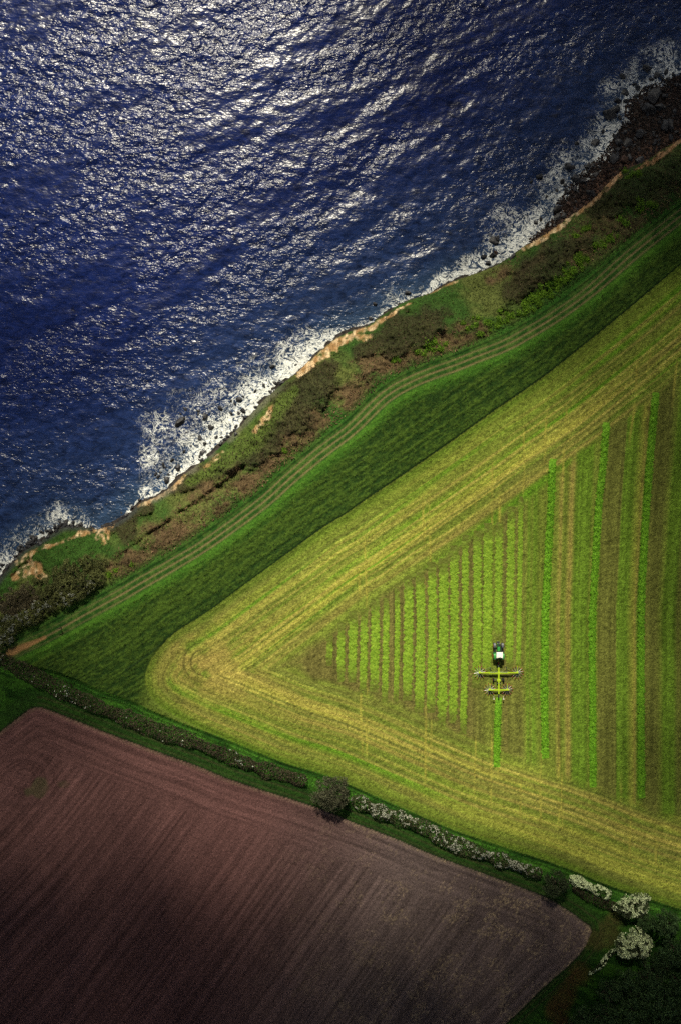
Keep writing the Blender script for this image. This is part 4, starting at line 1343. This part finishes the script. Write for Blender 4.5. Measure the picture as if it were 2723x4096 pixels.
for k, (xc, wd, y0, y1) in enumerate(sw_bands):
    X = 1300 + xc / 1.742
    Y0, Y1 = 1900 + y0 / 1.742, 1900 + y1 / 1.742
    le = lambda y: (max(2500 - y, 0) / 900) ** 1.3 * 56 * (X - 1900) / 660 + (max(0, y - 2500) / 400) * -8
    ys = np.linspace(Y0 - 34 - (k * 7 % 5) * 6, Y1 + 26 + (k * 11 % 7) * 7, 7)
    if xc == 1205:
        ys = np.linspace(Y0 - 20, 2560, 7)
    last = k == len(sw_bands) - 1
    swath("grass_swath", [(X + le(y), y) for y in ys], wd / 1.742 * K * 1.3, 0.17, ((0.095, 0.195, 0.013), (0.265, 0.40, 0.034)),
          "narrow mown swath of pale green grass lying in the triangle left of the tractor" if xc < 1020 else "unraked swath of pale green grass ahead of the rake's path",
          "parallel mown swaths", 820 + k, 0.2, 0.9, 0.5, 7.5)


# ------------------------------------------------------------------ tractor, rake and post
class MB:
    def __init__(self):
        self.b = bmesh.new()

    def box(self, c, s, taper=None, rz=0.0, bev=0.04):
        r_ = bmesh.ops.create_cube(self.b, size=1.0)
        vs = r_['verts']
        for v in vs:
            if taper and v.co.z > 0:
                v.co.x *= taper[0]
                v.co.y *= taper[1]
            v.co = Matrix.Rotation(rz, 3, 'Z') @ Vector((v.co.x * s[0], v.co.y * s[1], v.co.z * s[2])) + Vector(c)
        if bev:
            es = list({e for v in vs for e in v.link_edges})
            bmesh.ops.bevel(self.b, geom=es, offset=min(bev, min(s) * 0.3), segments=2, affect='EDGES', profile=0.6)
        return self

    def bar(self, p0, p1, r0, r1=None, n=8):
        r1 = r0 if r1 is None else r1
        p0, p1 = Vector(p0), Vector(p1)
        d = p1 - p0
        M = Matrix.Translation((p0 + p1) / 2) @ d.to_track_quat('Z', 'Y').to_matrix().to_4x4()
        bmesh.ops.create_cone(self.b, cap_ends=True, segments=n, radius1=r0, radius2=r1, depth=d.length, matrix=M)
        return self

    def lathe(self, c, prof, n=28, axis='X'):
        """prof: (offset along axis, radius)"""
        rings = []
        for o_, r_ in prof:
            ring = []
            for k in range(n):
                a = 2 * math.pi * k / n
                p = (o_, r_ * math.cos(a), r_ * math.sin(a)) if axis == 'X' else (r_ * math.cos(a), r_ * math.sin(a), o_)
                ring.append(self.b.verts.new(Vector(p) + Vector(c)))
            rings.append(ring)
        for a_, b_ in zip(rings[:-1], rings[1:]):
            for k in range(n):
                self.b.faces.new((a_[k], a_[(k + 1) % n], b_[(k + 1) % n], b_[k]))
        for rg in (rings[0], rings[-1]):
            if prof[0][1] > 0.001:
                try:
                    self.b.faces.new(rg)
                except ValueError:
                    pass
        return self

    def fan(self, c, r, w, a0, a1, th=0.05, n=10):
        """curved mudguard over a wheel, axis along x"""
        pr = []
        for k in range(n + 1):
            a = a0 + (a1 - a0) * k / n
            for rr_i in (r, r + th):
                for sx in (-w / 2, w / 2):
                    pr.append(self.b.verts.new(Vector(c) + Vector((sx, rr_i * math.cos(a), rr_i * math.sin(a)))))
        for k in range(n):
            o_ = 4 * k
            for i, j in ((0, 1), (3, 2), (2, 0), (1, 3)):
                self.b.faces.new((pr[o_ + i], pr[o_ + j], pr[o_ + 4 + j], pr[o_ + 4 + i]))
        self.b.faces.new((pr[0], pr[2], pr[3], pr[1]))
        self.b.faces.new((pr[-4], pr[-3], pr[-1], pr[-2]))
        return self

    def build(self, name, mat, parent, smooth=False):
        bmesh.ops.recalc_face_normals(self.b, faces=self.b.faces)
        me_ = bpy.data.meshes.new(name)
        self.b.to_mesh(me_)
        self.b.free()
        me_.materials.append(mat)
        if smooth:
            for p in me_.polygons:
                p.use_smooth = True
        return link(name, me_, parent)


M_GREEN = plain("green_paint", (0.035, 0.24, 0.045), 0.35, spec=0.5, var=0.15)
M_WHITE = plain("white_roof_paint", (0.74, 0.74, 0.68), 0.45, var=0.06)
M_RUBBER = plain("rubber", (0.012, 0.012, 0.013), 0.85, spec=0.2, var=0.4)
M_RED = plain("red_rim_paint", (0.50, 0.025, 0.015), 0.4, var=0.15)
M_DARK = plain("dark_metal", (0.025, 0.028, 0.032), 0.5, metal=0.3, var=0.4)
M_GUARD = plain("grey_guard", (0.075, 0.085, 0.10), 0.5, var=0.2)
M_GLASS = plain("cab_glass", (0.012, 0.018, 0.022), 0.06, spec=0.8, var=0.05)
M_LIME = plain("lime_paint", (0.30, 0.43, 0.012), 0.4, var=0.12)
M_STEEL = plain("tine_steel", (0.26, 0.27, 0.25), 0.4, metal=0.4, var=0.2)
M_TINE = plain("red_tine", (0.26, 0.030, 0.010), 0.5, var=0.3)
M_SIGN = plain("pale_board", (0.75, 0.70, 0.66), 0.5, var=0.08)
M_WOODP = plain("weathered_wood", (0.050, 0.042, 0.034), 0.9, spec=0.1, var=0.4)
M_LAMP = plain("lamp_lens", (0.80, 0.55, 0.20), 0.2, var=0.05)


def wheel(parent, c, r, w, out):
    """tyre with lugs and a dished rim; out = +1/-1 the side the rim faces"""
    tb = MB().lathe(c, [(-w / 2, r * .60), (-w / 2, r * .86), (-w * .40, r * .97), (0, r), (w * .40, r * .97), (w / 2, r * .86), (w / 2, r * .60)])
    n = 18
    for k in range(n):
        for sd_ in (-1, 1):
            a = 2 * math.pi * (k + (0.5 if sd_ > 0 else 0)) / n
            p0 = Vector(c) + Vector((0.02 * sd_, r * 1.01 * math.cos(a), r * 1.01 * math.sin(a)))
            p1 = Vector(c) + Vector((w * .46 * sd_, r * .97 * math.cos(a + .16), r * .97 * math.sin(a + .16)))
            tb.bar(p0, p1, 0.035, 0.035, 4)
    ty = tb.build("wheel", M_RUBBER, parent)
    x0 = out * w * 0.30
    MB().lathe((c[0] + x0, c[1], c[2]), [(out * w * .22, r * .61), (out * w * .20, r * .55), (0, r * .46), (0, r * .20), (out * .08, r * .18), (out * .08, 0.0005)], 24).build("rim", M_RED, ty)
    return ty


tp = at(1991.5, 2604, 1.2)
tr_ = root("tractor", tp, "green farm tractor with white cab roof and red wheel rims driving up the hay field", "tractor")
MB().box((0, 0.35, 0.85), (0.62, 3.6, 0.55)).box((0, -1.35, 0.95), (1.7, 0.35, 0.35)).box((0, 1.38, 0.75), (1.75, 0.26, 0.26)).box((0, -1.9, 0.75), (0.9, 0.5, 0.5)).build("chassis", M_DARK, tr_)
bon = MB().box((0, 0.98, 1.50), (0.82, 1.95, 0.72), (0.78, 0.97), 0, .09).build("bonnet", M_GREEN, tr_)
MB().box((0, 1.62, 1.875), (0.60, 0.62, 0.035), None, 0, .015).build("grille", M_DARK, bon)
MB().box((0, 2.01, 1.42), (0.55, 0.16, 0.50), None, 0, .03).build("front_grille", M_DARK, bon)
for s_ in (-1, 1):
    MB().box((s_ * .27, 2.10, 1.62), (0.16, 0.05, 0.12), None, 0, .015).build("headlight", M_SIGN, bon)
MB().box((0, 2.25, 0.72), (0.8, 0.36, 0.42)).bar((-.3, 2.4, .6), (-.3, 2.62, .5), .05).bar((.3, 2.4, .6), (.3, 2.62, .5), .05).build("front_linkage", M_DARK, tr_)
cb = MB().box((0, -0.78, 2.05), (1.62, 1.42, 1.25), (0.90, 0.94), 0, .06).build("cab", M_GLASS, tr_)
for sx in (-1, 1):
    for sy in (-1, 1):
        MB().bar((sx * .80, -0.78 + sy * .70, 1.45), (sx * .74, -0.78 + sy * .67, 2.72), .055, .05, 6).build("pillar", M_GREEN, cb)
rf = MB().box((0, -0.78, 2.80), (1.72, 1.54, 0.22), (0.95, 0.94), 0, .10).build("roof", M_WHITE, tr_)
MB().box((0, -0.70, 2.925), (1.05, 0.85, 0.04), (0.96, 0.95), 0, .02).build("roof_hatch", M_WHITE, rf)
MB().box((0, -1.40, 2.92), (0.62, 0.07, 0.06), None, 0, .02).build("roof_vent", M_GUARD, rf)
for sx in (-1, 1):
    MB().box((sx * .70, -0.02, 2.86), (0.20, 0.06, 0.10), None, 0, .02).build("work_light", M_SIGN, rf)
    MB().box((sx * .70, -1.54, 2.86), (0.20, 0.06, 0.10), None, 0, .02).build("work_light", M_SIGN, rf)
MB().lathe((-.62, -1.32, 2.92), [(0, .07), (.12, .06), (.15, .001)], 12, 'Z').build("beacon", M_LAMP, rf)
for s_ in (-1, 1):
    wheel(tr_, (s_ * 1.10, -1.36, 0.97), 0.97, 0.64, s_)
    wheel(tr_, (s_ * 1.04, 1.38, 0.76), 0.76, 0.54, s_)
    MB().fan((s_ * 1.08, -1.36, 0.97), 1.06, 0.66, math.radians(28), math.radians(165)).box((s_ * .80, -1.36, 1.62), (0.08, 1.5, .75), (1, .75), 0, .02).build("mudguard", M_GREEN, tr_)
    MB().fan((s_ * 1.04, 1.38, 0.76), 0.84, 0.56, math.radians(35), math.radians(150)).build("mudguard", M_GUARD, tr_)
    MB().box((s_ * .78, 0.18, 0.80), (0.52, 0.85, 0.62), None, 0, .08).build("fuel_tank", M_DARK, tr_)
    MB().box((s_ * .95, -0.22, 0.55), (0.42, 0.35, 0.06)).box((s_ * .95, -0.22, 0.95), (0.38, 0.30, 0.06)).build("step", M_DARK, tr_)
    mi = MB().bar((s_ * .76, -0.05, 2.30), (s_ * 1.22, 0.08, 2.30), .025).box((s_ * 1.28, 0.09, 2.18), (.22, .08, .42), None, 0, .03).build("mirror", M_DARK, tr_)
    MB().box((s_ * 1.1, -2.30, 1.55), (0.22, 0.06, 0.12), None, 0, .02).build("tail_light", M_RED, tr_)
MB().bar((.52, 0.22, 1.4), (.52, 0.22, 2.75), .075, .06, 10).bar((.52, .22, 2.75), (.56, .14, 2.92), .05).build("exhaust", M_DARK, tr_)
for s_ in (-1, 1):
    MB().bar((s_ * .38, -1.95, .62), (s_ * .42, -2.62, .58), .055).bar((s_ * .38, -1.9, 1.25), (s_ * .42, -2.5, .62), .035).build("lift_arm", M_DARK, tr_)

rp = at(1992.3, 2690.5, 0.9)
rk_ = root("hay_rake", rp, "lime green four rotor hay rake with red tipped tines hitched behind the tractor", "rake")
MB().bar((0, 2.05, .60), (0, 2.62, .62), .16, .13).box((0, 2.5, .62), (.92, .16, .16)).bar((0, 1.3, .95), (0, 2.1, .62), .14).build("drawbar", M_DARK, rk_)
MB().bar((0, 2.2, .78), (0.02, 2.75, .75), .09).build("drive_shaft", M_RED, rk_)
mb_ = MB()
mb_.box((0, 0.72, 1.05), (.34, 1.35, .30)).box((0, -.05, 1.08), (.78, .52, .34), None, 0, .12).box((0, -1.0, 1.10), (.42, 1.65, .30), (0.85, 1), 0, .06)
mb_.box((0, -1.95, 1.12), (.95, .62, .34), None, 0, .16).box((0, -3.3, 1.12), (.36, 2.4, .28)).box((0, -4.55, 1.12), (.44, .5, .32)).box((0, -5.15, 1.12), (.32, .95, .26))
mb_.build("main_beam", M_LIME, rk_)
MB().box((0, -2.75, 1.30), (.85, .07, .08)).build("hose_bracket", M_STEEL, rk_)
MB().box((0, -6.05, 1.02), (.30, 1.05, .20)).bar((0, -6.4, 1.0), (0, -6.4, 1.9), .07).bar((-.25, -6.5, .95), (.25, -6.5, .95), .05).build("rear_stay", M_DARK, rk_)
for s_ in (-1, 1):
    bo = MB().box((s_ * 1.35, 0, 1.08), (2.0, .44, .26)).box((s_ * 3.6, 0, 1.08), (2.7, .30, .20)).box((s_ * 2.3, 0, 1.10), (.5, .42, .28)).box((s_ * 4.95, 0, 1.08), (.52, .36, .30), None, 0, .1)
    bo = bo.build("boom", M_LIME, rk_)
    MB().bar((s_ * .35, .22, 1.24), (s_ * 2.3, .18, 1.30), .045).build("hydraulic_ram", M_STEEL, bo)
    MB().box((s_ * 2.15, .85, .75), (.15, 1.15, .16)).bar((s_ * 2.15, 1.45, .75), (s_ * 3.9, .55, .9), .035).bar((s_ * 2.15, 1.4, .75), (s_ * .5, .35, .95), .025).build("guard_bar", M_DARK, rk_)
    MB().box((s_ * 1.45, -4.55, 1.08), (2.6, .33, .22)).box((s_ * 2.3, -4.55, 1.12), (.95, .34, .26), None, 0, .08).build("rear_boom", M_LIME, rk_)
    MB().bar((s_ * .4, -1.95, .75), (s_ * 1.25, -1.95, .55), .1).build("axle", M_DARK, rk_)
    wheel(rk_, (s_ * 1.32, -2.0, .48), .48, .42, s_)
    MB().bar((s_ * 1.28, -6.2, .9), (s_ * 1.28, -6.95, 1.0), .03).box((s_ * 1.28, -6.98, 1.05), (.42, .06, .42), None, 0, .01).build("marker_board", M_SIGN, rk_)
for (x, y, r) in ((-5.0, 0, 1.72), (5.0, 0, 1.72), (-2.3, -4.55, 1.62), (2.3, -4.55, 1.62)):
    ro = MB().lathe((x, y, .50), [(0, .30), (.12, .34), (.30, .30), (.42, .16), (.50, .001)], 20, 'Z').bar((x, y, .4), (x, y, 1.05), .09).build("rotor", M_LIME, rk_)
    MB().bar((x, y, 1.14), (x, y + r * .98, 1.02), .065).bar((x, y + r * .98, 1.02), (x, y + r * .98, .55), .05).build("guard_arm", M_LIME, ro)
    for k in range(12):
        a = 2 * math.pi * (k + .35) / 12
        dx, dy = math.cos(a), math.sin(a)
        ta = MB().bar((x + dx * .3, y + dy * .3, .68), (x + dx * r * .86, y + dy * r * .86, .62), .055, .042, 6)
        ta.build("tine_arm", M_STEEL, ro)
        tn = MB()
        for j in range(4):
            q_ = .62 + .13 * j
            tn.bar((x + dx * r * q_, y + dy * r * q_, .62), (x + dx * r * q_ - dy * .12, y + dy * r * q_ + dx * .12, .06), .028, .02, 5)
        tn.bar((x + dx * r * .60, y + dy * r * .60, .60), (x + dx * r * 1.04, y + dy * r * 1.04, .60), .055, .055, 6)
        tn.build("tine_set", M_TINE, ro)

pp_ = at(243, 2512, 0.8)
po = root("footpath_post", pp_, "dark wooden post with short crossing arms beside the dirt track", "post")
MB().box((0, 0, .85), (.20, .20, 2.3), (.85, .85), 0, .02).build("post", M_WOODP, po)
MB().box((-.35, .05, 1.72), (1.15, .06, .24), None, .25, .01).build("arm", M_WOODP, po)
MB().box((.25, .12, 1.42), (.85, .06, .22), None, -.9, .01).build("arm", M_WOODP, po)
